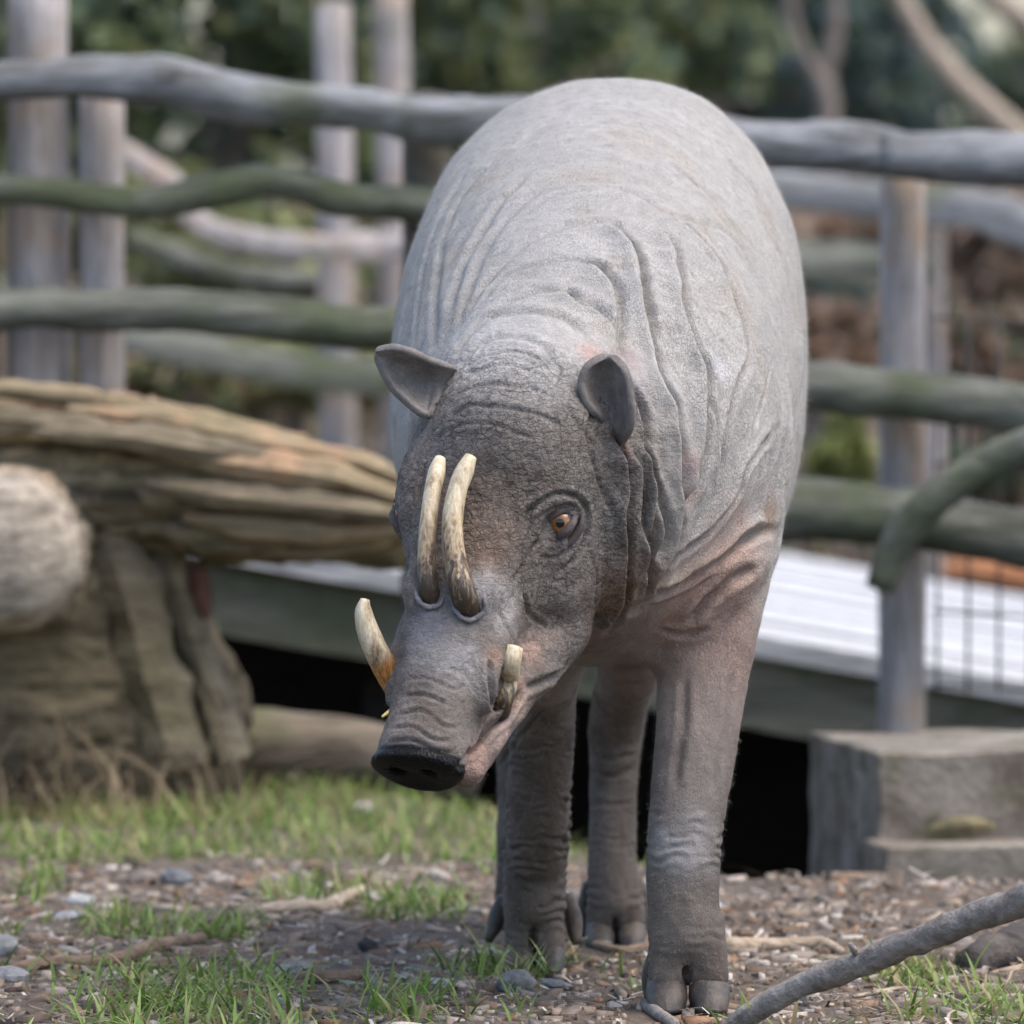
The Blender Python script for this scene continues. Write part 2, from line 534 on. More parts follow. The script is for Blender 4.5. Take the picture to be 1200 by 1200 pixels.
def build_grass():
    r = np.random.default_rng(5)
    gm = grass_material()
    def colset(n, dry=.12):
        g = np.array([(.140, .220, .040), (.195, .275, .070), (.090, .155, .030), (.27, .31, .11)])[r.integers(0, 4, n)]
        d = np.array((.30, .25, .13))
        k = (r.uniform(0, 1, n) < dry)[:, None]
        return np.where(k, d * r.uniform(.7, 1.2, (n, 1)), g * r.uniform(.75, 1.25, (n, 1)))
    # the band in front of the log
    n = 36000
    P = np.column_stack([r.uniform(-1.5, .22, n), r.uniform(1.42, 3.0, n)])
    den = fbm(np.column_stack([P, P[:, 0] * 0]), 6, 3, 70.)
    edge = 1.62 + .10 * fbm(np.column_stack([P[:, 0] * 1., P[:, 0] * 0, P[:, 0] * 0]), 5, 2, 3.)
    keep = (den > -.16 + .3 * r.uniform(-1, 1, n)) & (P[:, 1] > edge) & (P[:, 0] < .16 + .06 * den)
    P = P[keep]; P = np.column_stack([P, ground_z(P[:, 0], P[:, 1])])
    n = len(P)
    o = blades('grass', P, r.uniform(.012, .045, n) * (1 + .6 * np.clip(den[keep], -.5, .8)), r.uniform(.0010, .0024, n), r, colset(n, .24), .9, gm, .9)
    tag(o, 'short green grass growing along the foot of the fallen log', 'grass', kind='stuff')
    # tufts on the bare soil
    Q = []
    for (x0, y0, x1, y1), k in (((60, 1135, 370, 1215), 900), ((85, 1078, 235, 1106), 260), ((235, 1086, 305, 1102), 130), ((300, 1038, 440, 1068), 200), ((430, 1050, 555, 1082), 300),
                                ((500, 1118, 680, 1150), 230), ((415, 1160, 530, 1205), 190), ((1020, 1132, 1110, 1162), 110), ((1120, 1165, 1215, 1210), 160), ((20, 1030, 80, 1050), 80), ((1040, 1180, 1110, 1205), 50),
                                ((1000, 1135, 1060, 1150), 30), ((480, 1150, 640, 1200), 60), ((-200, 1060, 60, 1180), 160), ((700, 1140, 760, 1160), 12), ((560, 1020, 600, 1040), 20), ((820, 1195, 1000, 1215), 24),
                                ((-300, 1215, 500, 1330), 900), ((900, 1215, 1400, 1330), 420)):
        p = scatter_px(int(k * 2.0), (x0, y0, x1, y1), r)
        w = np.exp(-2.2 * (((p[:, 0] - p[:, 0].mean()) / (np.ptp(p[:, 0]) / 2)) ** 2)) + .35 * r.uniform(0, 1, len(p))
        p = p[w > r.uniform(.1, .9, len(p))]
        cl = p[r.integers(0, len(p), len(p))] + np.column_stack([r.normal(0, .010, (len(p), 2)), np.zeros(len(p))])
        Q.append(np.where((r.uniform(0, 1, len(p)) < .6)[:, None], cl, p))
    Q = np.concatenate(Q); Q[:, 2] = ground_z(Q[:, 0], Q[:, 1])
    n = len(Q)
    o = blades('grass_tufts', Q, r.uniform(.014, .050, n), r.uniform(.0011, .0025, n), r, colset(n, .14), .85, gm, 1.0)
    tag(o, 'sparse green grass tufts on the bare brown soil', 'grass', kind='stuff')
    # dry stalks against the log
    n = 420
    p = np.column_stack([r.uniform(-.80, -.30, n), r.uniform(2.2, 2.62, n)]); p = np.column_stack([p, ground_z(p[:, 0], p[:, 1])])
    o = blades('dry_grass', p, r.uniform(.05, .20, n), r.uniform(.0009, .0022, n), r, np.array((.30, .235, .15)) * r.uniform(.6, 1.3, (n, 1)), .75, gm, .8)
    tag(o, 'tangled dry straw-coloured stalks leaning on the fallen log', 'dry grass', kind='stuff')

# ------------------------------------------------------------------ wood
def wood_material(name, pale, dark, moss, moss_amt, scale=(1, 1, 1), warm=None):
    m = NT(name); co = m.coord()
    g = m.noise(m.coord(scale), 38, 6, .65, .4)
    b = m.noise(co, 6, 5, .6)
    f = m.noise(m.coord(scale), 160, 4, .6)
    c = m.mix(m.ramp(g, [(.3, 0.0), (.7, 1.0)]), dark, pale)
    c = m.mix(m.ramp(b, [(.62 - moss_amt * .4, 0.0), (.80 - moss_amt * .4, .9)]), c, moss)
    if warm: c = m.mix(m.ramp(m.noise(co, 11, 4, .6), [(.5, 0.0), (.68, .85)]), c, warm)
    c = m.mix(.5, c, m.ramp(f, [(.3, .55), (.7, 1.2)]), 'MULTIPLY')
    m.out(c, m.bump(f, .6, .004, m.bump(g, .8, .012)), .85, .25)
    return m.m

def branch(name, pts, rad, mat, nseg=12, rough=.14, freq=14, seed=0., parent=None, sub=6):
    V, Fq = tube(pts, rad, nseg, rough, freq, seed, sub)
    o = obj_vf(name, V, Fq, mat)
    if parent:
        o.parent = parent; o.location = -Vector(parent.location)
    return o

def box_vf(x0, x1, y0, y1, z0, z1, bev=.004):
    bm = bmesh.new()
    bmesh.ops.create_cube(bm, size=1.0)
    for v in bm.verts:
        v.co = Vector(((x0 + x1) / 2 + v.co.x * (x1 - x0), (y0 + y1) / 2 + v.co.y * (y1 - y0), (z0 + z1) / 2 + v.co.z * (z1 - z0)))
    if bev: bmesh.ops.bevel(bm, geom=bm.edges[:], offset=bev, segments=2, affect='EDGES')
    return bm

def bm_obj(name, bm, mat, parent=None):
    me = bpy.data.meshes.new(name); bm.to_mesh(me); bm.free()
    me.materials.append(mat)
    o = link_mesh(name, me, parent)
    if parent: o.location = -Vector(parent.location)
    return o

def build_log():
    T3 = lambda px, py, d: np.array(W(px, py, d), np.float32)
    s = lambda px: S(px, 9.5)
    tr = [(T3(-420, 560, 9.75), s(104)), (T3(-150, 562, 9.62), s(102)), (T3(20, 560, 9.55), s(90)), (T3(140, 560, 9.52), s(68)), (T3(300, 580, 9.5), s(64)), (T3(420, 594, 9.5), s(48)), (T3(500, 604, 9.5), s(28))]
    ms = [(T3(-160, 650, 9.62), s(150)), (T3(20, 668, 9.60), s(150)), (T3(40, 750, 9.62), s(178)), (T3(60, 850, 9.64), s(205)), (T3(60, 940, 9.66), s(215))]
    def f(P):
        Pg = P * np.array((.09, 1, 1), np.float32)
        d = chain(P, tr, .03)
        d = smin(d, chain(P, ms, .03), .05)
        d = smin(d, ell(P, T3(170, 850, 9.6), (s(108), s(80), s(120))), .05)
        d = smin(d, rcone(P, T3(5, 652, 9.55), T3(3, 648, 9.24), s(88), s(84)), .03)
        d = smax(d, -(P[:, 1] - float(T3(3, 648, 9.20)[1])) * 1.0, .02)
        d = smax(d, -ell(P, T3(262, 668, 9.42), (s(48), s(90), s(36))), .02)
        d = smax(d, -ell(P, T3(330, 665, 9.45), (s(120), s(80), s(30))), .02)
        d = d + fbm(Pg, 22, 4, 5.) * .020 + fbm(P, 7, 2, 8.) * .022
        return d.astype(np.float32)
    lo = (T3(-440, 500, 9.7)[0] - .25, 2.0, -.05); hi = (T3(520, 500, 9.5)[0] + .02, 3.05, .62)
    V, Fq = surface_nets(f, lo, hi, .007, coarse=3, band=3.2)
    N = vnormals(V, Fq)
    Pg = V * np.array((.07, 1, 1), np.float32)
    rd = 1 - np.abs(fbm(Pg, 60, 3, 2.)) * 2
    saw = fbm(V * np.array((.028, 1, 1), np.float32) + .02 * np.column_stack([V[:, 0] * 0, V[:, 0], V[:, 0]]), 17, 3, 12.) * 4
    saw = (saw - np.floor(saw)) ** 1.5
    V = V + N * ((rd * .008 + saw * .010) * (V[:, 1] > 2.30) * sstep(.16, .30, V[:, 2]) + rd * .006 * (V[:, 1] > 2.30) * sstep(.30, .16, V[:, 2]))[:, None]
    # colours: rotten orange top, olive grey sides, dark earthy foot, pale cut knob
    n1 = fbm(Pg, 20, 4, 9.); n2 = fbm(V, 9, 3, 3.)
    C = np.tile(np.array((.200, .168, .108)), (len(V), 1))
    def put(w, c):
        nonlocal C
        w = np.clip(w, 0, 1)[:, None]; C = C * (1 - w) + np.array(c) * w
    put(sstep(-.1, .35, n1) * .8, (.34, .275, .165))
    put(sstep(.15, -.25, rd) * .8, (.05, .04, .028))
    put(sstep(.0, .4, n2) * .6, (.15, .14, .085))
    put(sstep(.35, .05, saw) * sstep(.16, .30, V[:, 2]) * .75, (.065, .05, .034))
    put(sstep(.7, .95, saw) * sstep(.2, .34, V[:, 2]) * .6, (.42, .33, .20))
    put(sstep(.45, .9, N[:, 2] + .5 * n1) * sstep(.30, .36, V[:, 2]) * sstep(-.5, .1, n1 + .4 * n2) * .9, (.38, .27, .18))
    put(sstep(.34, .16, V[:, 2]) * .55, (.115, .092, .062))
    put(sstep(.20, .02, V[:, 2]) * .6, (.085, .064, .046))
    kn = np.array(T3(3, 648, 9.24)); rr = np.hypot(V[:, 0] - kn[0], V[:, 2] - kn[2])
    knob = sstep(.105, .085, rr) * sstep(2.46, 2.40, V[:, 1])
    put(knob, (.42, .36, .285)); put(knob * sstep(.05, .4, n2), (.20, .16, .13))
    put(sstep(-.2, -.5, n1) * .8, (.055, .042, .03))
    m = NT('rotten_wood')
    at = m.n('ShaderNodeAttribute', _attribute_name='wood'); co = m.coord((.2, 1, 1))
    g = m.noise(co, 60, 6, .7); g2 = m.noise(m.coord(), 25, 5, .6)
    c = m.mix(.8, at.outputs['Color'], m.ramp(g, [(.3, .30), (.7, 1.45)]), 'MULTIPLY')
    c = m.mix(.5, c, m.ramp(g2, [(.3, .6), (.7, 1.25)]), 'MULTIPLY')
    mat = m.out(c, m.bump(g, .8, .012, m.bump(g2, .5, .02)), .9, .15)
    root = empty('fallen_log', (-.55, 2.6, 0))
    tag(root, 'huge rotten fallen log with orange splintered top and a sawn branch stub', 'log')
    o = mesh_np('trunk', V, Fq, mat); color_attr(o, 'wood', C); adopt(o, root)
        # rings and cracks of the sawn stub: a thin disc seated on it
    V2, F2 = tube([W(3, 648, 9.26), W(3, 648, 9.20), W(2, 647, 9.175)], [S(92, 9.2), S(88, 9.2), S(74, 9.2)], 36, .06, 30, 5., 5)
    st = NT('sawn_wood'); co = st.coord()
    gg = st.noise(st.coord((1, 1, 3)), 18, 6, .7, .5); g3 = st.noise(co, 70, 4, .6)
    cc = st.mix(st.ramp(gg, [(.35, 0.0), (.62, 1.0)]), (.17, .135, .11), (.47, .41, .33))
    sm = st.out(cc, st.bump(gg, .8, .02, st.bump(g3, .5, .006)), .85, .2)
    o = obj_vf('sawn_stub', V2, F2, sm); adopt(o, root); o['label'] = 'pale rounded end of a sawn branch'
    tan = wood_material('split_wood', (.40, .31, .19), (.12, .09, .055), (.17, .155, .08), .25, (.06, 1, 1), (.40, .25, .15))
    olive = wood_material('old_split_wood', (.30, .245, .16), (.08, .06, .042), (.145, .122, .07), .30, (.06, 1, 1))
    for k, (pts, rad, d_, mt) in enumerate((
            ([(-60, 450), (60, 462), (180, 482), (330, 514), (470, 556)], (8, 17, 16, 15, 4), 9.47, tan),
            ([(80, 478), (200, 494), (320, 520), (440, 548), (492, 572)], (5, 15, 17, 14, 5), 9.43, tan),
            ([(40, 505), (150, 512), (250, 528), (350, 540)], (6, 24, 22, 5), 9.40, olive),
            ([(190, 532), (290, 545), (390, 560), (486, 590)], (8, 27, 25, 8), 9.41, tan),
            ([(170, 566), (260, 580), (370, 592), (488, 606)], (6, 23, 24, 9), 9.40, olive),
            ([(215, 606), (300, 618), (400, 624), (492, 622)], (7, 19, 19, 7), 9.42, tan),
            ([(205, 632), (280, 642), (360, 646), (440, 640)], (5, 12, 12, 4), 9.45, olive),
            ([(-80, 490), (20, 492), (110, 505), (190, 520)], (10, 24, 20, 4), 9.42, olive),
            ([(150, 570), (188, 620), (212, 700), (236, 780), (276, 890)], (12, 26, 24, 26, 30), 9.52, olive),
            ([(110, 590), (150, 680), (180, 790), (215, 900)], (12, 34, 36, 40), 9.47, olive),
            ([(228, 660), (236, 690), (242, 725)], (8, 14, 6), 9.50, wood_material('red_rot', (.16, .075, .05), (.06, .03, .02), (.1, .06, .04), .1)))):
        V3, F3 = tube([W(x, y, d_) for x, y in pts], [S(r_, d_) for r_ in rad], 7, .55, 16, 3.7 * k, 9, .8)
        o = obj_vf('splinter', V3, F3, mt, None, False); adopt(o, root)
    lm = wood_material('low_log_wood', (.22, .18, .135), (.07, .055, .042), (.10, .105, .045), .45, (.25, 1, 1))
    o = branch('log', [W(215, 880, 9.85), W(290, 878, 9.83), (W(380, 882, 9.82)), W(470, 893, 9.8), W(560, 905, 9.8)], [S(x, 9.8) for x in (46, 48, 46, 42, 38)], lm, 20, .16, 9, 3.)
    tag(o, 'low weathered log on the ground between the fallen log and the dark gap', 'log')

def build_fences():
    post_m = wood_material('post_wood', (.46, .42, .41), (.20, .175, .165), (.17, .18, .11), .05, (1, 1, .15), (.36, .27, .20))
    rail_m = wood_material('rail_wood', (.32, .33, .35), (.06, .056, .05), (.095, .105, .065), .26, (.18, 1, 1))
    moss_m = wood_material('mossy_rail_wood', (.24, .24, .20), (.05, .05, .038), (.085, .098, .050), .46, (.18, 1, 1))
    D = 10.2
    f = empty('rustic_fence', W(600, 900, D + .05))
    f.location.z = -.3
    tag(f, 'rustic fence of crooked grey-green poles along the near side of the ramp', 'fence')
    def rail(pts, rad, mat, d, par, seed, nm='rail'):
        return branch(nm, [W(x, y, d) for x, y in pts], [S(r_, d) for r_ in rad], mat, 16, .34, 11, seed, par, 12)
    def post(x0, x1, ytop, zbot, d, par, mat=post_m, seed=0., lean=0):
        w = S((x1 - x0) / 2, d); t = W((x0 + x1) / 2, ytop, d)
        bx = t.x + lean
        return branch('post', [(bx, t.y, zbot), (bx + (t.x - bx) * .5, t.y, (zbot + t.z) / 2), tuple(t)], [w * 1.05, w, w * .95], mat, 12, .10, 6, seed, par, 8)
    rail([(-950, 112), (-600, 96), (-260, 108), (-60, 100), (90, 92), (200, 96), (300, 118), (420, 128), (500, 142), (580, 138), (700, 146)], (22, 25, 24, 25, 24, 29, 27, 25, 28, 25, 22), rail_m, D - .06, f, 1.)
    rail([(640, 150), (780, 152), (900, 168), (1040, 176), (1062, 178)], (24, 25, 27, 28, 25), rail_m, D - .06, f, 3.)
    rail([(1035, 184), (1120, 184), (1210, 190), (1400, 196), (1560, 200), (1900, 214), (2200, 226)], (27, 30, 31, 30, 28, 28, 26), rail_m, D - .07, f, 5.)
    rail([(-950, 230), (-600, 206), (-260, 216), (-80, 218), (60, 226), (170, 238), (260, 222), (320, 212), (400, 232), (500, 240), (640, 262)], (17, 19, 17, 18, 17, 20, 20, 19, 21, 22, 20), moss_m, D - .05, f, 7.)
    rail([(-950, 380), (-600, 366), (-260, 372), (-60, 372), (40, 362), (150, 362), (260, 366), (380, 380), (470, 388), (620, 400)], (24, 27, 28, 30, 24, 24, 25, 27, 27, 24), moss_m, D - .06, f, 9.)
    rail([(700, 446), (860, 448), (940, 452), (1060, 462), (1200, 478), (1400, 492), (1560, 500), (1900, 505), (2200, 512)], (28, 28, 29, 30, 28, 28, 26, 27, 24), moss_m, D - .06, f, 11.)
    rail([(700, 588), (860, 594), (960, 600), (1080, 612), (1210, 632), (1400, 650), (1560, 660), (1900, 668), (2200, 676)], (32, 34, 35, 35, 34, 33, 30, 30, 28), moss_m, D - .06, f, 13.)
    post(1030, 1086, 168, -.5, D + .02, f, seed=2.)
    post(470, 530, 110, -.5, D + .03, f, wood_material('dark_post_wood', (.13, .12, .10), (.05, .045, .04), (.08, .09, .05), .2, (1, 1, .2)), 4.)
    post(6, 82, -60, -.5, D + .08, f, seed=8.)
    post(-70, -2, -60, -.5, D + .09, f, wood_material('brown_post_wood', (.26, .17, .12), (.14, .09, .07), (.2, .14, .1), .1, (1, 1, .15)), 6.)
    post(90, 146, 72, -.5, D + .05, f, seed=9.)
    post(1380, 1440, 150, -.5, D + .03, f, seed=10.)
    post(2000, 2060, 170, -.5, D + .03, f, seed=12.)
    post(-640, -580, 60, -.5, D + .03, f, seed=14.)
    # leaning mossy branch
    b = branch('mossy_branch', [W(1030, 690, 10.0), W(1050, 640, 10.0), W(1090, 590, 9.98), W(1150, 548, 9.97), W(1215, 520, 9.95), W(1320, 500, 9.9), W(1450, 520, 9.85)], [S(x, 10) for x in (17, 21, 22, 22, 23, 22, 14)], moss_m, 14, .14, 12, 4.)
    tag(b, 'bent mossy branch leaning across the fence beside the wire panel', 'branch')
    # far fence
    D2 = 13.9
    f2 = empty('far_fence', W(600, 800, D2)); f2.location.z = -.3
    tag(f2, 'blurred rustic pole fence along the far side of the ramp', 'fence')
    rail([(110, 160), (150, 182), (195, 214), (235, 262), (300, 282), (380, 290), (470, 288), (640, 276), (900, 286)], (12, 14, 15, 15, 16, 17, 17, 16, 14), post_m, D2 - .1, f2, 21.)
    rail([(640, 214), (820, 216), (920, 224), (1060, 238), (1140, 246), (1215, 268), (1400, 300)], (22, 23, 23, 24, 25, 25, 22), rail_m, D2 - .1, f2, 23.)
    rail([(-700, 300), (-350, 320), (-60, 330), (150, 396), (260, 418), (380, 438), (480, 442), (700, 430)], (18, 20, 20, 21, 22, 22, 22, 20), moss_m, D2 - .1, f2, 25.)
    rail([(640, 292), (820, 296), (930, 303), (1040, 308), (1090, 312)], (24, 24, 24, 23, 20), moss_m, D2 - .1, f2, 27.)
    rail([(150, 278), (230, 308), (300, 326), (370, 330)], (14, 16, 16, 13), moss_m, D2 + .25, f2, 29.)
    post(368, 412, 4, -.4, D2, f2, seed=31., lean=.02)
    post(436, 478, -40, -.4, D2 + .05, f2, seed=33., lean=.03)
    post(1085, 1108, 230, -.4, D2, f2, seed=35.)
    post(1300, 1345, 200, -.4, D2, f2, seed=36.)
    # wire panel
    wm = NT('dark_wire').out((.055, .045, .042), None, .6, .4)
    wp = empty('wire_panel', W(1250, 800, 10.3)); wp.location.z = -.1
    tag(wp, 'rusty welded wire panel standing behind the right fence post', 'wire panel')
    for k in range(12):
        x = 1098 + k * 36
        branch('wire', [W(x, 368, 10.32), W(x + 1, 600, 10.32), W(x, 812, 10.32)], [.0022] * 3, wm, 6, 0, parent=wp, sub=2)
    for k in range(6):
        y = 372 + k * 86
        branch('wire', [W(1094, y, 10.325), W(1300, y + 14, 10.325), W(1500, y + 28, 10.325)], [.0022] * 3, wm, 6, 0, parent=wp, sub=2)

def build_ramp():
    D0, D1 = 10.55, 13.7
    bm_m = wood_material('beam_wood', (.27, .25, .195), (.13, .125, .095), (.125, .14, .08), .38, (.15, 1, 1))
    shade_wood_m = wood_material('shade_dark_wood', (.030, .026, .022), (.012, .010, .009), (.02, .02, .014), .1, (.15, 1, 1))  # near-black timber colour: the shade below the deck is painted in
    pl_m = wood_material('deck_wood', (.56, .56, .57), (.40, .40, .41), (.46, .46, .46), .0, (.15, 1, 1))
    root = empty('wooden_ramp', (0, D0 - 7, -.5))
    tag(root, 'long sloping boardwalk ramp with bleached planks and a dark beam edge', 'ramp')
    zt = lambda X: W(880, 742, D0).z - .178 * (X - W(880, 742, D0).x)
    X0, X1 = -2.2, 1.9
    hgt = S(112, D0)
    def slab(name, y0, y1, dz0, dz1, mat, xa=X0, xb=X1, rough=0):
        n = 24
        V = []
        for i in range(n + 1):
            X = xa + (xb - xa) * i / n
            w = (math.sin(i * 1.7 + y0 * 3) + math.sin(i * .61 + y0 * 7)) * rough
            V += [(X, y0, zt(X) + dz0 + w), (X, y1, zt(X) + dz0 + w), (X, y1, zt(X) + dz1 + w), (X, y0, zt(X) + dz1 + w)]
        Fq = [(4 * i + a, 4 * i + 4 + a, 4 * i + 4 + (a + 1) % 4, 4 * i + (a + 1) % 4) for i in range(n) for a in range(4)]
        Fq += [(3, 2, 1, 0), (4 * n, 4 * n + 1, 4 * n + 2, 4 * n + 3)]
        me = bpy.data.meshes.new(name); me.from_pydata(V, [], Fq); me.update(); me.materials.append(mat)
        bm = bmesh.new(); bm.from_mesh(me); bmesh.ops.recalc_face_normals(bm, faces=bm.faces[:]); bm.to_mesh(me); bm.free()
        o = link_mesh(name, me, root); o.location = -Vector(root.location)
        return o
    slab('beam', D0 - 7, D0 - 6.93, -hgt, -.030, bm_m, rough=.0015)
    slab('beam', D1 - 7.07, D1 - 7, -.62, -.030, shade_wood_m)
    slab('beam', (D0 + D1) / 2 - 7, (D0 + D1) / 2 - 6.93, -hgt * 2.2, -.030, shade_wood_m)
    y = D0 - 7.03; k = 0
    while y < D1 - 7:
        slab('plank', y, y + .152, -.028, 0.0 + .003 * math.sin(k * 2.3), pl_m, rough=.0012); y += .162; k += 1
    for X in (-1.6, -.2, 1.2):
        for yy in (D0 - 6.9, D1 - 7.2):
            bm = box_vf(X, X + .1, yy, yy + .1, -.8, zt(X) - hgt * .5, .004)
            bm_obj('support_post', bm, shade_wood_m, root)
    # concrete steps
    cm = NT('old_concrete'); co = cm.coord()
    n1 = cm.noise(co, 9, 6, .65); n2 = cm.noise(co, 90, 5, .65)
    c = cm.mix(cm.ramp(n1, [(.35, 0.0), (.62, 1.0)]), (.13, .105, .085), (.25, .22, .185))
    c = cm.mix(cm.ramp(cm.noise(co, 22, 4, .6), [(.50, 0.0), (.64, .8)]), c, (.095, .092, .055))
    c = cm.mix(.6, c, cm.ramp(n2, [(.3, .6), (.7, 1.2)]), 'MULTIPLY')
    cmat = cm.out(c, cm.bump(n2, .6, .006, cm.bump(n1, .5, .02)), .9, .2)
    p = W(1050, 888, 8.95)
    rt = empty('concrete_steps', (p.x, p.y, -.30))
    tag(rt, 'two low weathered concrete steps below the fence post', 'steps')
    def rough_box(name, x0, x1, y0, y1, z0, z1, sd):
        bm = box_vf(x0, x1, y0, y1, z0, z1, 0)
        bmesh.ops.subdivide_edges(bm, edges=bm.edges[:], cuts=15, use_grid_fill=True)
        vs = np.array([v.co[:] for v in bm.verts]); nz = fbm(vs, 16, 4, sd)
        c0 = Vector(((x0 + x1) / 2, (y0 + y1) / 2, (z0 + z1) / 2))
        for v, q in zip(bm.verts, nz):
            v.co += (v.co - c0).normalized() * float(q) * .014
        bmesh.ops.bevel(bm, geom=[e for e in bm.edges if e.calc_face_angle(0) > 1.0], offset=.003, segments=1, affect='EDGES')
        me = bpy.data.meshes.new(name); bm.to_mesh(me); bm.free(); me.materials.append(cmat)
        return link_mesh(name, me, rt)
    zt_ = p.z + .30
    rough_box('upper_step', 0, .80, .09, .46, -.2, zt_, 1.)
    rough_box('lower_step', -.012, .78, 0, .12, -.2, zt_ - S(104, 8.95), 2.)
    rt.rotation_euler.z = R(10)
    lm = wood_material('chip_wood', (.26, .22, .12), (.10, .085, .05), (.16, .16, .08), .2)
    q = W(1128, 968, 9.16)
    o = branch('bark_piece', [W(1090, 974, 9.03), W(1125, 966, 9.03), W(1165, 968, 9.05)], [.005, .010, .004], lm, 10, .4, 50, 2.)
    o.location.z = -.0
    tag(o, 'yellowish piece of bark lying on the lower concrete step', 'bark')

# ------------------------------------------------------------------ plants behind the fence
def leaf_cloud(name, cen, rad, n, size, r, cols, mat, parent, clumps=26, flat=.7):
    cc = r.normal(size=(clumps, 3)); cc /= np.linalg.norm(cc, axis=1)[:, None]
    cc = cc * (r.uniform(.15, 1, (clumps, 1)) ** .5) * np.array(rad) * .85 + np.array(cen)
    cr = r.uniform(.18, .38, clumps)[:, None] * np.array(rad)[None]
    k = r.integers(0, clumps, n)
    d = r.normal(size=(n, 3)); d /= np.linalg.norm(d, axis=1)[:, None]
    P = cc[k] + d * cr[k] * (r.uniform(.3, 1, (n, 1)) ** .6)
    a = r.normal(size=(n, 3)); a /= np.linalg.norm(a, axis=1)[:, None]
    b = np.cross(a, r.normal(size=(n, 3))); b /= np.linalg.norm(b, axis=1)[:, None]
    s = size * r.uniform(.6, 1.4, (n, 1))
    V = np.stack([P - a * s, P + b * s * .45 - a * s * .1, P + a * s, P - b * s * .45 - a * s * .1], 1).reshape(-1, 3)
    Fq = (np.arange(n) * 4)[:, None] + np.arange(4)[None]
    o = mesh_np(name, V, Fq, mat, smooth=False)
    tone = r.uniform(.7, 1.35, (clumps, 1))[k]
    C = np.array(cols)[r.integers(0, len(cols), n)] * tone * r.uniform(.8, 1.2, (n, 1))
    color_attr(o, 'blade', np.repeat(C, 4, 0))
    o.parent = parent; o.location = -Vector(parent.location)
    return o

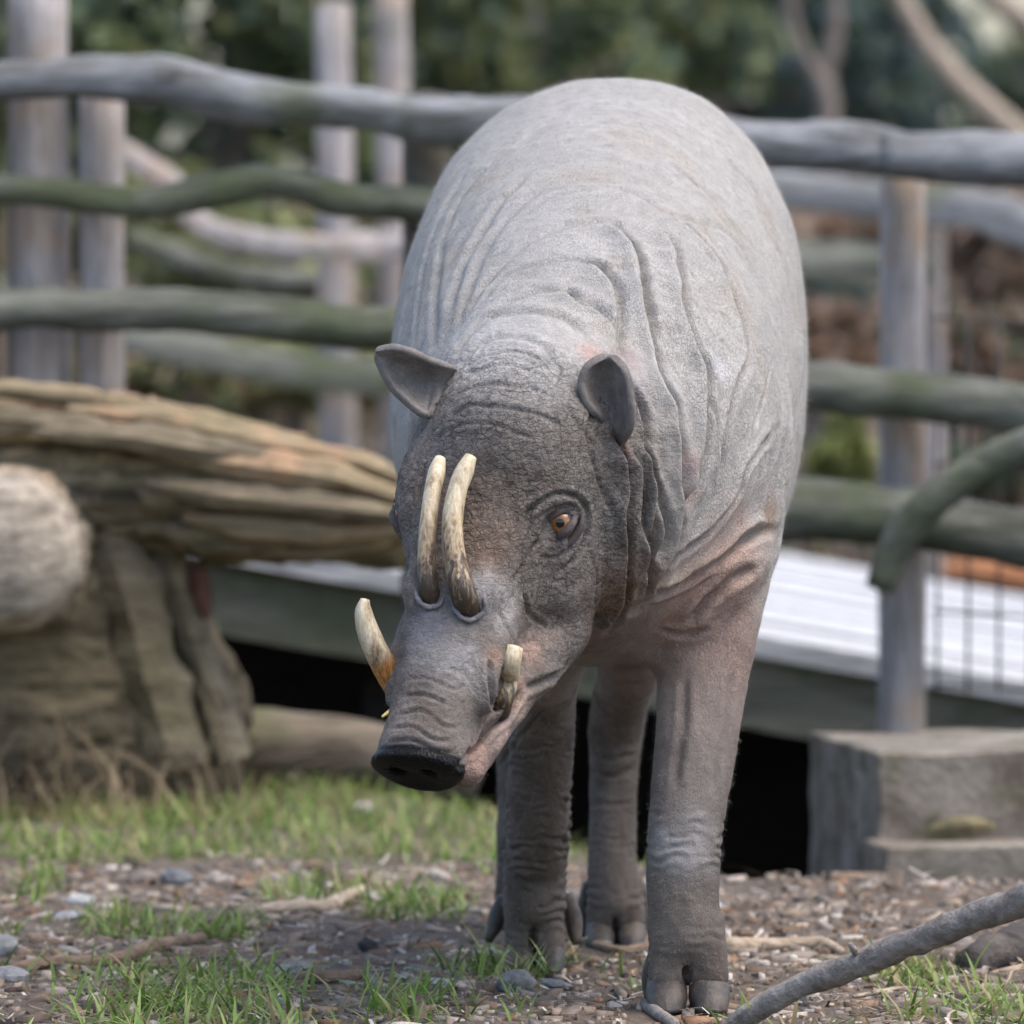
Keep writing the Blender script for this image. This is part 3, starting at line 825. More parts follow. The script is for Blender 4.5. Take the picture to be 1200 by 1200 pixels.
def build_plants():
    r = np.random.default_rng(77)
    gm = bpy.data.materials['grass_blade']
    bark = wood_material('twig_bark', (.30, .25, .22), (.12, .10, .085), (.16, .15, .10), .1, (1, 1, .2))
    OL = [(.14, .16, .065), (.18, .195, .085), (.105, .13, .055)]
    YG = [(.24, .245, .10), (.20, .21, .08), (.28, .265, .125)]
    DK = [(.070, .100, .062), (.090, .125, .080), (.055, .080, .060)]
    BL = [(.080, .115, .118), (.12, .165, .170), (.055, .080, .088)]
    BR = [(.30, .20, .14), (.22, .15, .11), (.38, .28, .21)]
    def shrub(name, label, cat, px, py, d, rx, rz, cols, n=2200, size=.045, grp=None, stems=5, trunk=False):
        c = W(px, py, d); base = Vector((c.x, c.y, float(ground_z(np.array([c.x]), np.array([c.y]))[0])))
        t = empty(name, base)
        tag(t, label, cat, grp)
        rxm, rzm = S(rx, d), S(rz, d)
        leaf_cloud('crown', tuple(c), (rxm, rxm * .8, rzm), n, size, r, cols, gm, t)
        if trunk:
            branch('trunk', [base - Vector((0, 0, .1)), base.lerp(c, .5) + Vector((.03, 0, 0)), c + Vector((0, 0, rzm * .6))], [.06, .045, .012], bark, 10, .12, 6, px, t, 6)
        for k in range(stems):
            e = c + Vector((r.normal(0, rxm * .45), r.normal(0, rxm * .3), r.uniform(-.1, .6) * rzm))
            branch('stem' if not trunk else 'limb', [base - Vector((0, 0, .05)) if not trunk else base.lerp(c, r.uniform(.3, .7)), base.lerp(e, .55) + Vector((r.normal(0, .05), 0, .05)), e], [.016, .011, .004], bark, 6, .1, 6, k, t, 4)
    shrub('evergreen_shrub', 'dark olive evergreen shrub behind the pair of wide grey posts', 'shrub', 230, 90, 19, 260, 240, OL + DK, 3400)
    shrub('evergreen_shrub', 'dense dark green shrub filling the gap beside the slim far posts', 'shrub', 560, 60, 21, 240, 240, OL + DK + YG[:1], 3400)
    shrub('evergreen_shrub', 'green shrub overhanging the far fence above the pig', 'shrub', 760, 40, 23, 200, 200, OL + DK, 2600)
    shrub('conifer', 'blue-green conifer standing right behind the upper fence rail', 'tree', 920, 90, 24, 190, 250, BL + DK, 3600, .05, trunk=True)
    shrub('conifer', 'dark conifer behind the forked pale sapling', 'tree', 1010, 70, 26, 100, 230, BL + DK, 2600, .05, trunk=True)
    shrub('leafy_tree', 'olive leafy tree behind the wire panel and pale leaning branch', 'tree', 1230, 150, 27, 130, 130, OL + BL, 1500, .05, trunk=True)
    shrub('leafy_tree', 'tall olive tree behind the left fence posts', 'tree', 30, 40, 24, 190, 260, OL + DK, 2800, .05, trunk=True)
    shrub('low_bush', 'low yellowish green bush between the middle rails beside the far posts', 'shrub', 300, 300, 16.5, 150, 70, YG + OL, 1500, .035)
    shrub('low_bush', 'low olive bush under the far fence behind the fallen log', 'shrub', 330, 430, 15.5, 190, 60, YG + OL + BR[:1], 1500, .035)
    shrub('low_bush', 'olive bush seen between the wide grey posts', 'shrub', 170, 260, 17.5, 130, 90, YG + OL, 1500, .035)
    shrub('low_bush', 'grey-green bush beside the slim far posts', 'shrub', 560, 360, 16, 120, 120, OL + DK, 1500, .035)
    shrub('low_bush', 'small bright yellow-green bush between the lower right rails', 'shrub', 990, 540, 14.8, 44, 60, [(.24, .26, .09), (.20, .22, .08)], 420, .03)
    shrub('low_bush', 'dark bush below the upper right rails beside the post', 'shrub', 960, 360, 16.5, 80, 60, DK + BL, 900, .035)
    shrub('bracken', 'russet dry bracken clump between the fence posts behind the wire panel', 'bracken', 1180, 310, 17.5, 130, 75, BR, 1500, .05)
    shrub('bracken', 'brown dead bracken clump behind the right fence post', 'bracken', 985, 300, 18.5, 90, 70, BR, 900, .05)
    shrub('bracken', 'brown bracken clump low behind the wire panel', 'bracken', 1130, 420, 15.6, 120, 70, BR + DK[:1], 1200, .045)
    shrub('bracken', 'withered brown bracken between the low rails beside the animal', 'bracken', 960, 410, 15.2, 60, 60, BR, 700, .045)
    shrub('bracken', 'dull brown bracken behind the fallen log', 'bracken', 180, 430, 16.2, 150, 60, BR + OL, 1000, .04)
    shrub('bracken', 'brown bracken clump by the lowest right rail', 'bracken', 1150, 560, 14.6, 90, 40, BR[:2] + DK, 700, .035)
    for k, (px, py, d, rx, rz, cols, lab) in enumerate((
            (-350, 60, 21, 260, 260, OL + DK, 'broad olive shrub far beyond the left end of the near fence'),
            (-800, 40, 24, 280, 280, DK + BL, 'dark shrub at the outer left of the far bank'),
            (1560, 60, 23, 230, 260, OL + DK, 'broad olive shrub beyond the right end of the wire panel'),
            (2000, 40, 25, 260, 260, DK + BL, 'dark shrub at the outer right of the far bank'),
            (1500, 300, 16.5, 150, 90, BR, 'brown bracken beyond the end of the wire panel'),
            (-300, 300, 17, 170, 100, YG + OL, 'yellow-green bush beyond the left posts'))):
        shrub('bracken' if cols is BR else 'evergreen_shrub', lab, 'bracken' if cols is BR else 'shrub', px, py, d, rx, rz, cols, 1800, .05)
    wr = np.random.default_rng(15)
    n = 9000
    cx = wr.uniform(-26, 26, n); cz = wr.uniform(0, 1, n) ** .8 * (5.0 + 1.5 * np.sin(cx * .9) + np.sin(cx * 2.3)); cy = wr.normal(38, 2.0, n)
    P = np.column_stack([cx, cy, cz + .4])
    a_ = wr.normal(size=(n, 3)); a_ /= np.linalg.norm(a_, axis=1)[:, None]
    b_ = np.cross(a_, wr.normal(size=(n, 3))); b_ /= np.linalg.norm(b_, axis=1)[:, None]
    sz = wr.uniform(.14, .34, (n, 1))
    Vw = np.stack([P - a_ * sz, P + b_ * sz * .5, P + a_ * sz, P - b_ * sz * .5], 1).reshape(-1, 3)
    far = mesh_np('far_wood', Vw, (np.arange(n) * 4)[:, None] + np.arange(4)[None], gm, smooth=False)
    tone = (.75 + .5 * sstep(-.4, .4, fbm(P, .5, 2, 3.)))[:, None]
    color_attr(far, 'blade', np.repeat(np.array(OL + DK + BL)[wr.integers(0, 9, n)] * tone, 4, 0))
    tag(far, 'blurred mass of far green trees closing the background', 'wood', kind='stuff')
    # forked sapling and pale leaning branches
    t = empty('sapling', W(968, 300, 20)); tag(t, 'bare pinkish forked sapling in front of the blue-green conifer', 'sapling')
    branch('trunk', [W(968, 420, 20), W(968, 200, 20), W(966, 100, 20), W(962, 86, 20)], [S(x, 20) for x in (14, 13, 12, 11)], bark, 8, .1, 6, 1., t)
    branch('limb', [W(966, 100, 20), W(940, 60, 20), W(920, -30, 20)], [S(x, 20) for x in (10, 8, 6)], bark, 8, .1, 6, 2., t)
    branch('limb', [W(964, 96, 20), W(978, 40, 20), W(976, -40, 20)], [S(x, 20) for x in (10, 9, 7)], bark, 8, .1, 6, 3., t)
    pale = wood_material('pale_bark', (.46, .38, .30), (.24, .19, .15), (.3, .25, .18), .1, (.3, 1, 1))
    o = branch('leaning_trunk', [W(1040, -30, 19), W(1100, 70, 19), W(1160, 130, 19), W(1240, 200, 19), W(1330, 330, 18.8)], [S(x, 19) for x in (10, 14, 16, 18, 20)], pale, 10, .12, 5, 3.)
    tag(o, 'pale leaning bare trunk crossing above the upper right rail', 'tree trunk')
    o = branch('leaning_trunk', [W(1120, -50, 19.5), W(1180, 10, 19.5), W(1260, 60, 19.5), W(1420, 330, 19.4)], [S(x, 19) for x in (12, 15, 17, 20)], pale, 10, .12, 5, 6.)
    tag(o, 'short pale trunk high above the leaning trunk in the corner', 'tree trunk')
    o = branch('log', [W(1090, 672, 14.3), W(1160, 676, 14.3), W(1240, 690, 14.3), W(1380, 720, 14.3)], [S(x, 14.3) for x in (14, 22, 24, 22)], wood_material('red_log_wood', (.42, .19, .09), (.22, .09, .045), (.3, .14, .07), .1, (.2, 1, 1)), 12, .12, 6, 2.)
    tag(o, 'reddish brown log lying beyond the bleached planks behind the wire panel', 'log')
    # undergrowth on the far bank
    n = 9000
    P = np.column_stack([r.uniform(-4, 5, n), r.uniform(7.0, 16, n)]); P = np.column_stack([P, ground_z(P[:, 0], P[:, 1])])
    C = np.array([(.20, .14, .09), (.14, .12, .06), (.10, .105, .04), (.26, .20, .13)])[r.integers(0, 4, n)] * r.uniform(.6, 1.2, (n, 1))
    o = blades('undergrowth', P, r.uniform(.06, .26, n), r.uniform(.006, .014, n), r, C, .6, gm)
    tag(o, 'brown and olive undergrowth covering the far bank', 'undergrowth', kind='stuff')

# ------------------------------------------------------------------ sticks and stones near the feet
def build_small():
    grey = wood_material('stick_bark', (.31, .28, .26), (.13, .115, .105), (.36, .34, .31), .15)
    pale = wood_material('pale_stick_bark', (.50, .42, .33), (.27, .19, .13), (.34, .27, .20), .1, (.3, 1, 1))
    brown = wood_material('brown_stick_bark', (.28, .20, .14), (.12, .08, .055), (.2, .15, .1), .1, (.3, 1, 1))
    gz = lambda p: float(ground_z(np.array([p.x]), np.array([p.y]))[0])
    def lie(pts, rad, mat, label, name='stick', seed=0., lift=None, nseg=10, cat='stick', rough=.22):
        p3 = []
        for k, (x, y) in enumerate(pts):
            p = G(x, y); p.z = gz(p) + rad[k] * .75 + (lift[k] if lift else 0); p3.append(p)
        o = branch(name, p3, rad, mat, nseg, rough, 40, seed)
        tag(o, label, cat); return o
    # the big grey branch in front, rising to the right
    p = [W(835, 1225, 6.86), W(868, 1196, 6.85), W(930, 1160, 6.82), W(1010, 1128, 6.78), W(1100, 1092, 6.73), W(1170, 1066, 6.69), W(1250, 1040, 6.64), W(1350, 1050, 6.58), W(1480, 1120, 6.50), W(1580, 1235, 6.45)]
    o = branch('branch', p, [S(x, 6.8) for x in (9, 13, 15, 16, 17, 18.5, 19, 18, 14, 9)], grey, 16, .34, 42, 1., None, 16)
    tag(o, 'long grey bark-covered branch arching over the soil in front of the pig', 'branch')
    for (x, y, d_, dx, dy, rr) in ((1010, 1128, 6.78, -14, -22, 6), (1148, 1072, 6.70, 16, -18, 7), (935, 1158, 6.82, 10, 18, 5)):
        V_, F_ = tube([W(x, y, d_), W(x + dx * .6, y + dy * .6, d_ - .006), W(x + dx, y + dy, d_ - .012)], [S(rr, 6.8), S(rr * .75, 6.8), S(rr * .5, 6.8)], 8, .3, 60, x, 3)
        obj_vf('twig_stub', V_, F_, grey, o)
    lie([(292, 1078), (330, 1076), (365, 1074), (400, 1062), (428, 1048)], (.0055, .008, .0085, .0075, .005), pale, 'pale peeled stick lying in the grass tufts beside the small dark stone', seed=2.)
    lie([(12, 1136), (60, 1133), (115, 1134), (170, 1122), (236, 1104)], (.0055, .0065, .007, .008, .006), brown, 'brown broken stick in front of the flat white stone', seed=3.)
    lie([(850, 1120), (880, 1116), (920, 1112), (955, 1112), (985, 1118)], (.009, .008, .0065, .007, .004), pale, 'pale splintered stick behind the long grey branch', seed=4.)
    lie([(700, 1112), (730, 1120), (760, 1114)], (.005, .004, .005), brown, 'short dark twig by the hind hoof', seed=5.)
    lie([(757, 1182), (770, 1190), (790, 1204)], (.006, .0055, .005), grey, 'short curved grey stick touching the front hoof', seed=6.)
    lie([(350, 1150), (390, 1152), (420, 1146)], (.006, .007, .005), brown, 'stubby brown stick beside the large grass tuft', seed=8.)
    lie([(1135, 1140), (1170, 1134), (1215, 1126), (1270, 1120)], (.014, .019, .021, .018), wood_material('dark_bark', (.11, .095, .085), (.03, .026, .024), (.09, .08, .06), .1, (.3, 1, 1)), 'chunk of dark rotten bark beyond the long grey branch', 'bark_chunk', 9., cat='bark', rough=.4)
    lie([(975, 1030), (1010, 1024), (1050, 1028)], (.005, .010, .004), brown, 'thin bark strip on the crest before the concrete steps', 'bark_strip', 10., cat='bark')
    lie([(640, 1190), (680, 1184), (720, 1178)], (.002, .0024, .0018), brown, 'thin brown twig before the front hoof', 'twig', 12., cat='twig')
    lie([(1000, 1168), (1060, 1160), (1120, 1172)], (.0018, .002, .0015), pale, 'thin pale straw lying behind the long grey branch', 'twig', 13., cat='twig')
    o = branch('straw', [W(470, 822, 6.80), W(458, 833, 6.79), W(448, 840, 6.78)], [.0022, .0020, .0012], NT('yellow_straw').out((.50, .42, .12), None, .6, .3), 6, .2, 100, 1., None, 3)
    tag(o, 'short yellow straw hanging from the pig\'s lip under the outer tusk', 'straw')
    # stones
    def stone(px, py, sx, sy, sz, col, label, seed):
        p = G(px, py)
        bm = bmesh.new(); bmesh.ops.create_icosphere(bm, subdivisions=4, radius=1.0)
        vs = np.array([v.co[:] for v in bm.verts]); n1 = fbm(vs, 1.1, 3, seed); n2 = np.round(fbm(vs, 1.8, 2, seed + 5) * 4) / 4
        for v, q, q2 in zip(bm.verts, n1, n2):
            v.co = v.co * (1 + .35 * float(q) + .12 * float(q2))
            v.co = Vector((v.co.x * sx, v.co.y * sy, v.co.z * sz))
        for f in bm.faces: f.smooth = True
        me = bpy.data.meshes.new('stone'); bm.to_mesh(me); bm.free()
        m = NT('stone_rock'); co = m.coord()
        a = m.noise(co, 90, 6, .7); b = m.noise(co, 420, 3, .6)
        c = m.mix(m.ramp(a, [(.35, 0.0), (.65, 1.0)]), tuple(x * .55 for x in col), tuple(x * 1.15 for x in col))
        me.materials.append(m.out(c, m.bump(b, .5, .002, m.bump(a, .7, .006)), .8, .3))
        o = link_mesh('stone', me); o.location = (p.x, p.y, gz(p) + sz * .45); o.rotation_euler.z = seed * 2.1
        tag(o, label, 'stone'); return o
    stone(96, 1062, .018, .014, .008, (.46, .45, .44), 'flat whitish stone on the soil behind the brown stick', 1.)
    stone(80, 1078, .020, .012, .006, (.30, .30, .31), 'flat grey stone touching the whitish stone', 2.)
    stone(206, 1036, .016, .012, .010, (.17, .18, .20), 'rounded blue-grey stone near the grass edge', 3.)
    stone(431, 1114, .011, .009, .009, (.045, .043, .043), 'small dark pointed stone behind the flat grey slate', 4.)
    stone(346, 1138, .030, .014, .008, (.22, .215, .215), 'flat grey slate piece beside the large grass tuft', 5.)
    stone(604, 1162, .018, .013, .013, (.17, .17, .17), 'rough grey stone in front of the left fore hoof', 6.)
    stone(648, 1158, .026, .009, .006, (.19, .19, .19), 'long thin grey stone beside the rough stone', 7.)
    stone(6, 1120, .017, .014, .014, (.26, .26, .26), 'grey rounded stone beside the brown stick end', 8.)
    stone(10, 1152, .020, .014, .010, (.24, .24, .25), 'low grey stone in front of the brown stick end', 9.)
    stone(428, 955, .016, .012, .010, (.60, .55, .52), 'pale pinkish stone in the grass before the low log', 10.)
    stone(835, 1068, .016, .010, .008, (.40, .39, .38), 'pale grey stone behind the front leg', 11.)
    stone(990, 1152, .014, .008, .006, (.46, .44, .42), 'small pale stone behind the long grey branch', 12.)
# ================================================================== the animal
def body_subdivide(V, Fq):
    """one Catmull-Clark step on a quad mesh"""
    nv, nf = len(V), len(Fq)
    fp = V[Fq].mean(1)
    e = np.stack([Fq, np.roll(Fq, -1, 1)], -1).reshape(-1, 2)
    es = np.sort(e, 1).astype(np.int64)
    key, inv = np.unique(es[:, 0] * nv + es[:, 1], return_inverse=True)
    E = np.stack([key // nv, key % nv], 1)
    ne = len(E)
    fi = np.repeat(np.arange(nf), 4)
    cnt = np.bincount(inv, minlength=ne)
    efp = np.stack([np.bincount(inv, fp[fi, k], ne) for k in range(3)], 1)
    mid = (V[E[:, 0]] + V[E[:, 1]]) / 2
    ep = (mid * 2 + efp * (2.0 / np.maximum(cnt, 1))[:, None]) / 4
    n = np.bincount(Fq.ravel(), minlength=nv).astype(float)
    fsum = np.stack([np.bincount(Fq.ravel(), fp[fi, k], nv) for k in range(3)], 1) / np.maximum(n, 1)[:, None]
    val = np.bincount(E.ravel(), minlength=nv).astype(float)
    rs = np.stack([np.bincount(E.ravel(), np.repeat(mid[:, k], 2), nv) for k in range(3)], 1) / np.maximum(val, 1)[:, None]
    n_ = np.maximum(n, 3)[:, None]
    vp = (fsum + 2 * rs + (n_ - 3) * V) / n_
    V2 = np.concatenate([vp, ep, fp]).astype(np.float32)
    ei = inv.reshape(nf, 4) + nv
    fc = np.arange(nf) + nv + ne
    F2 = np.concatenate([np.stack([Fq[:, k], ei[:, k], fc, ei[:, k - 1]], 1) for k in range(4)])
    return V2, F2

def build_animal(vox, subdiv=True):
    T3 = lambda px, py, d: np.array(W(px, py, d), np.float32)
    # --- barrel: sections (depth, centre px, top px, bottom px, half-width px)
    tab = [(6.96, 690, 430, 660, 90), (7.02, 690, 345, 715, 165), (7.10, 692, 285, 745, 205), (7.20, 694, 225, 765, 226),
           (7.35, 696, 158, 768, 238), (7.50, 704, 113, 752, 240), (7.64, 716, 95, 715, 228), (7.76, 722, 100, 660, 202),
           (7.87, 725, 150, 590, 150), (7.94, 726, 225, 520, 95), (7.98, 726, 300, 450, 30)]
    ys, cols = [], []
    for d, cx, tp, bt, hw in tab:
        zt, zb = W(cx, tp, d).z, W(cx, bt, d).z
        ys.append(d - 7.0); cols.append((W(cx, 500, d).x, zb + (zt - zb) * 0.49, zt, zb, S(hw, d)))
    by, bv = spline(ys, cols)
    def barrel(P):
        y = P[:, 1]
        cx, cz, zt, zb, hw = [np.interp(y, by, bv[:, i]) for i in range(5)]
        dz = P[:, 2] - cz
        hh = np.where(dz > 0, zt - cz, cz - zb)
        n = 2.05 + 0.32 * sstep(.25, .6, y)
        q = (np.abs((P[:, 0] - cx) / hw) ** n + np.abs(dz / hh) ** n) ** (1 / n)
        d = (q - 1) * np.minimum(hw, hh) * 0.9
        o = np.maximum(by[0] - y, y - by[-1])
        return np.where(o > 0, np.maximum(d, 0.0) + o, d)
    # --- head frame
    H0, H1 = T3(617, 452, 6.985), T3(489, 897, 6.765)
    a = H1 - H0; HL = float(np.linalg.norm(a)); a /= HL
    hd = np.array([a[0], a[1], 0]); hd /= np.linalg.norm(hd)
    u = np.array([0, 0, 1.0]) - a * a[2]; u /= np.linalg.norm(u)
    if u @ hd < 0: u = -u
    l = np.cross(a, u); l *= np.sign(l[0])
    roll = R(-3)
    l, u = l * math.cos(roll) + u * math.sin(roll), u * math.cos(roll) - l * math.sin(roll)
    HR = np.stack([l, a, u], 1)
    ta = R(14)
    HR2 = np.stack([l, a * math.cos(ta) - u * math.sin(ta), u * math.cos(ta) + a * math.sin(ta)], 1)
    def hp(s, t, v):                       # lateral, along (0..1), up -> world
        return (H0 + l * s + a * (t * HL) + u * v).astype(np.float32)
    htab = [(-0.22, .046, .030, .060), (-0.10, .066, .052, .095), (0.05, .074, .064, .120), (0.20, .074, .069, .128), (0.34, .071, .064, .122),
            (0.46, .064, .055, .105), (0.58, .050, .047, .080), (0.70, .042, .042, .058), (0.84, .036, .037, .044), (0.93, .035, .035, .040), (0.98, .036, .036, .041), (1.01, .034, .034, .038)]
    ht, hv = spline([x[0] for x in htab], [x[1:] for x in htab])
    def head(P):
        q = (P - H0) @ HR
        t = q[:, 1] / HL
        w, up, dn = [np.interp(t, ht, hv[:, i]) for i in range(3)]
        hh = np.where(q[:, 2] > 0, up, dn)
        n = 2.25
        k = (np.abs(q[:, 0] / w) ** n + np.abs(q[:, 2] / hh) ** n) ** (1 / n)
        d = (k - 1) * np.minimum(w, hh) * 0.9
        e = np.maximum(ht[0] - t, t - ht[-1]) * HL
        return smax(d, e, 0.006)
    def leg(rows, n=15):
        p = np.array([(*T3(px, py, d), S(r, d)) for px, py, d, r in rows], float)
        x = np.concatenate([[0], np.cumsum(np.linalg.norm(np.diff(p[:, :3], axis=0), axis=1))])
        _, v = spline(x, p, n)
        return v.astype(np.float32)
    FR = leg([(826, 520, 7.20, 88), (836, 640, 7.17, 72), (828, 715, 7.13, 66), (823, 800, 7.10, 53), (815, 880, 7.08, 48.5), (805, 950, 7.06, 45.5),
              (801, 1020, 7.045, 43.5), (800, 1070, 7.042, 42), (802, 1096, 7.04, 40)])
    FL = leg([(610, 560, 7.20, 85), (624, 690, 7.20, 62), (635, 790, 7.26, 44), (636, 850, 7.31, 38), (633, 920, 7.35, 38), (630, 985, 7.38, 37),
              (627, 1030, 7.41, 37), (626, 1056, 7.41, 36)])
    HLg = leg([(775, 480, 7.60, 110), (748, 680, 7.51, 82), (738, 775, 7.57, 40), (722, 858, 7.70, 33), (719, 910, 7.70, 28.5), (718, 970, 7.685, 28),
               (718, 1030, 7.67, 30), (721, 1060, 7.665, 31)])
    HRg = leg([(640, 480, 7.68, 105), (624, 680, 7.62, 78), (616, 775, 7.73, 40), (611, 850, 7.88, 33), (611, 905, 7.885, 28.5), (611, 960, 7.87, 28),
               (610, 1015, 7.85, 30), (611, 1042, 7.845, 31)])
    def tubed(P, v, far):
        m = float(v[:, 3].max()) + far
        lo, hi = v[:, :3].min(0) - m, v[:, :3].max(0) + m
        ins = ((P > lo) & (P < hi)).all(1)
        out = np.full(len(P), far, np.float32)
        if ins.any():
            Q = P[ins]
            d = None
            for p, q in zip(v[:-1], v[1:]):
                e = rcone(Q, p[:3], q[:3], p[3], q[3])
                d = e if d is None else np.minimum(d, e)
            out[ins] = np.minimum(d, far)
        return out
    neck = leg([(692, 480, 7.19, 192), (662, 500, 7.08, 168), (630, 518, 6.98, 138), (612, 530, 6.93, 110)], 8)
    throat = leg([(690, 640, 7.12, 132), (672, 622, 7.02, 116), (665, 612, 6.99, 105)], 4)
    jawR = np.array([(*hp(.046, .48, -.088), .036), (*hp(.034, .70, -.062), .0255), (*hp(.024, .93, -.046), .016)], np.float32)
    jawL = np.array([(*hp(-.046, .48, -.088), .036), (*hp(-.034, .70, -.062), .0255), (*hp(-.024, .93, -.046), .016)], np.float32)
    TOES, hooves, claws = [], [], []
    # ground depth, lowest px, toes, radius per foot
    for (d, yb, toes, r, ank) in ((7.00, 1190, (782, 832), 24.5, (802, 1088)), (7.375, 1140, (608, 645), 18.5, (626, 1052)),
                                  (7.63, 1114, (704, 740), 18, (721, 1045)), (7.82, 1090, (597, 628), 17.5, (612, 1030))):
        for px in toes:
            ax = ank[0] + (px - ank[0]) * .72
            TOES.append((T3(ax, ank[1], d + .040), T3(px, yb - r * 1.85, d + .031), S(r * 1.02, d), S(r * .93, d)))
            hooves.append((T3(px, yb, d), S(r, d)))
    eye = [None]
    def body(P):
        d = barrel(P)
        d = smin(d, tubed(P, neck, .25), .045)
        d = smin(d, tubed(P, throat, .15), .05)
        near = P[:, 1] < .16
        Q = P[near]
        if len(Q):
            hh = head(Q)
            for s in (-1, 1):
                hh = smin(hh, ell(Q, hp(s * .056, .31, .022), (.022, .046, .028), HR), .022)      # brow
                hh = smin(hh, ell(Q, hp(s * (.066 if s > 0 else .056), .30, -.055), (.030, .085, .055), HR), .025)     # jowl
                hh = smin(hh, ell(Q, hp(s * .026, .600, .036), (.016, .024, .016), HR), .014)     # sheath of the upper tusk
                hh = smin(hh, ell(Q, hp(s * .043, .72, -.006), (.010, .050, .020), HR), .012)     # lip swelling
            hh = smin(hh, tubed(Q, jawR, .1), .010)
            hh = smin(hh, tubed(Q, jawL, .1), .010)
            # tusk socket in the right lip
            hh = smax(hh, -rcone(Q, hp(.053, .74, -.012), hp(.050, .86, -.026), .009, .006), .008)
            hh = smin(hh, ell(Q, hp(0, 1.005, -.001), (.0415, .0095, .038), HR2), .006)               # snout disc
            hh = smax(hh, -ell(Q, hp(0, 1.062, -.012), (.036, .020, .033), HR2), .005)
            for s in (-1, 1):
                hh = smax(hh, -ell(Q, hp(s * .014, 1.02, .004), (.007, .018, .010), HR), .004)    # nostrils
            if eye[0] is not None:
                e0, en = eye[0]
                hh = smax(hh, -ell(Q, e0 + en * .004, (.021, .017, .013), np.stack([l * .86 - a * .5, l * .5 + a * .86, u], 1)), .010)
            d[near] = smin(d[near], hh, .022)
        for ch, k in ((FR, .035), (FL, .03), (HLg, .03), (HRg, .03)):
            d = smin(d, tubed(P, ch, .12), k)
        d = smin(d, tubed(P, pit, .08), .016)
        low = P[:, 2] < .14
        Q = P[low]
        if len(Q):
            dl = d[low]
            for (p0, p1, r0, r1) in TOES:
                dl = smin(dl, rcone(Q, p0, p1, r0, r1), .010)
            d[low] = dl
        return d.astype(np.float32)
    pit = leg([(765, 745, 7.10, 30), (800, 715, 7.085, 38), (845, 668, 7.09, 42), (868, 650, 7.12, 36)], 6)
    def hit(px, py):
        o = np.array((0, CAMY, CAMZ)); v = np.array(ray(px, py)); v /= np.linalg.norm(v)
        t = 6.5
        for _ in range(80):
            e = float(body((o + v * t)[None].astype(np.float32))[0])
            if e < .0006: return o + v * t
            t += max(e * .7, .0008)
            if t > 8.3: return None
        return o + v * t
    eyep = hit(657, 611)
    nrm = []
    for i in range(3):
        e = np.zeros(3, np.float32); e[i] = .004
        nrm.append(float(body((eyep + e)[None].astype(np.float32))[0] - body((eyep - e)[None].astype(np.float32))[0]))
    en = np.array(nrm); en /= np.linalg.norm(en)
    mir = np.array((-((eyep - H0) @ l), ((eyep - H0) @ a) / HL, (eyep - H0) @ u))
    eyeL = hp(*mir); enL = en - 2 * (en @ l) * l
    eye[0] = (eyep.astype(np.float32), en.astype(np.float32))
    V, Fq = surface_nets(body, (-.32, -.36, -.01), (.34, 1.02, .88), vox)
    if subdiv:
        V, Fq = body_subdivide(V, Fq)
    N = vnormals(V, Fq)
    bvh = BVHTree.FromPolygons(V[:].tolist(), Fq[:].tolist()) if False else None
    return dict(V=V, F=Fq, N=N, hp=hp, HR=HR, HR2=HR2, H0=H0, HL=HL, l=l, a=a, u=u, hooves=hooves, T3=T3, hit=hit, eye=(eyep, en), eyeL=(eyeL, enL), body=body)

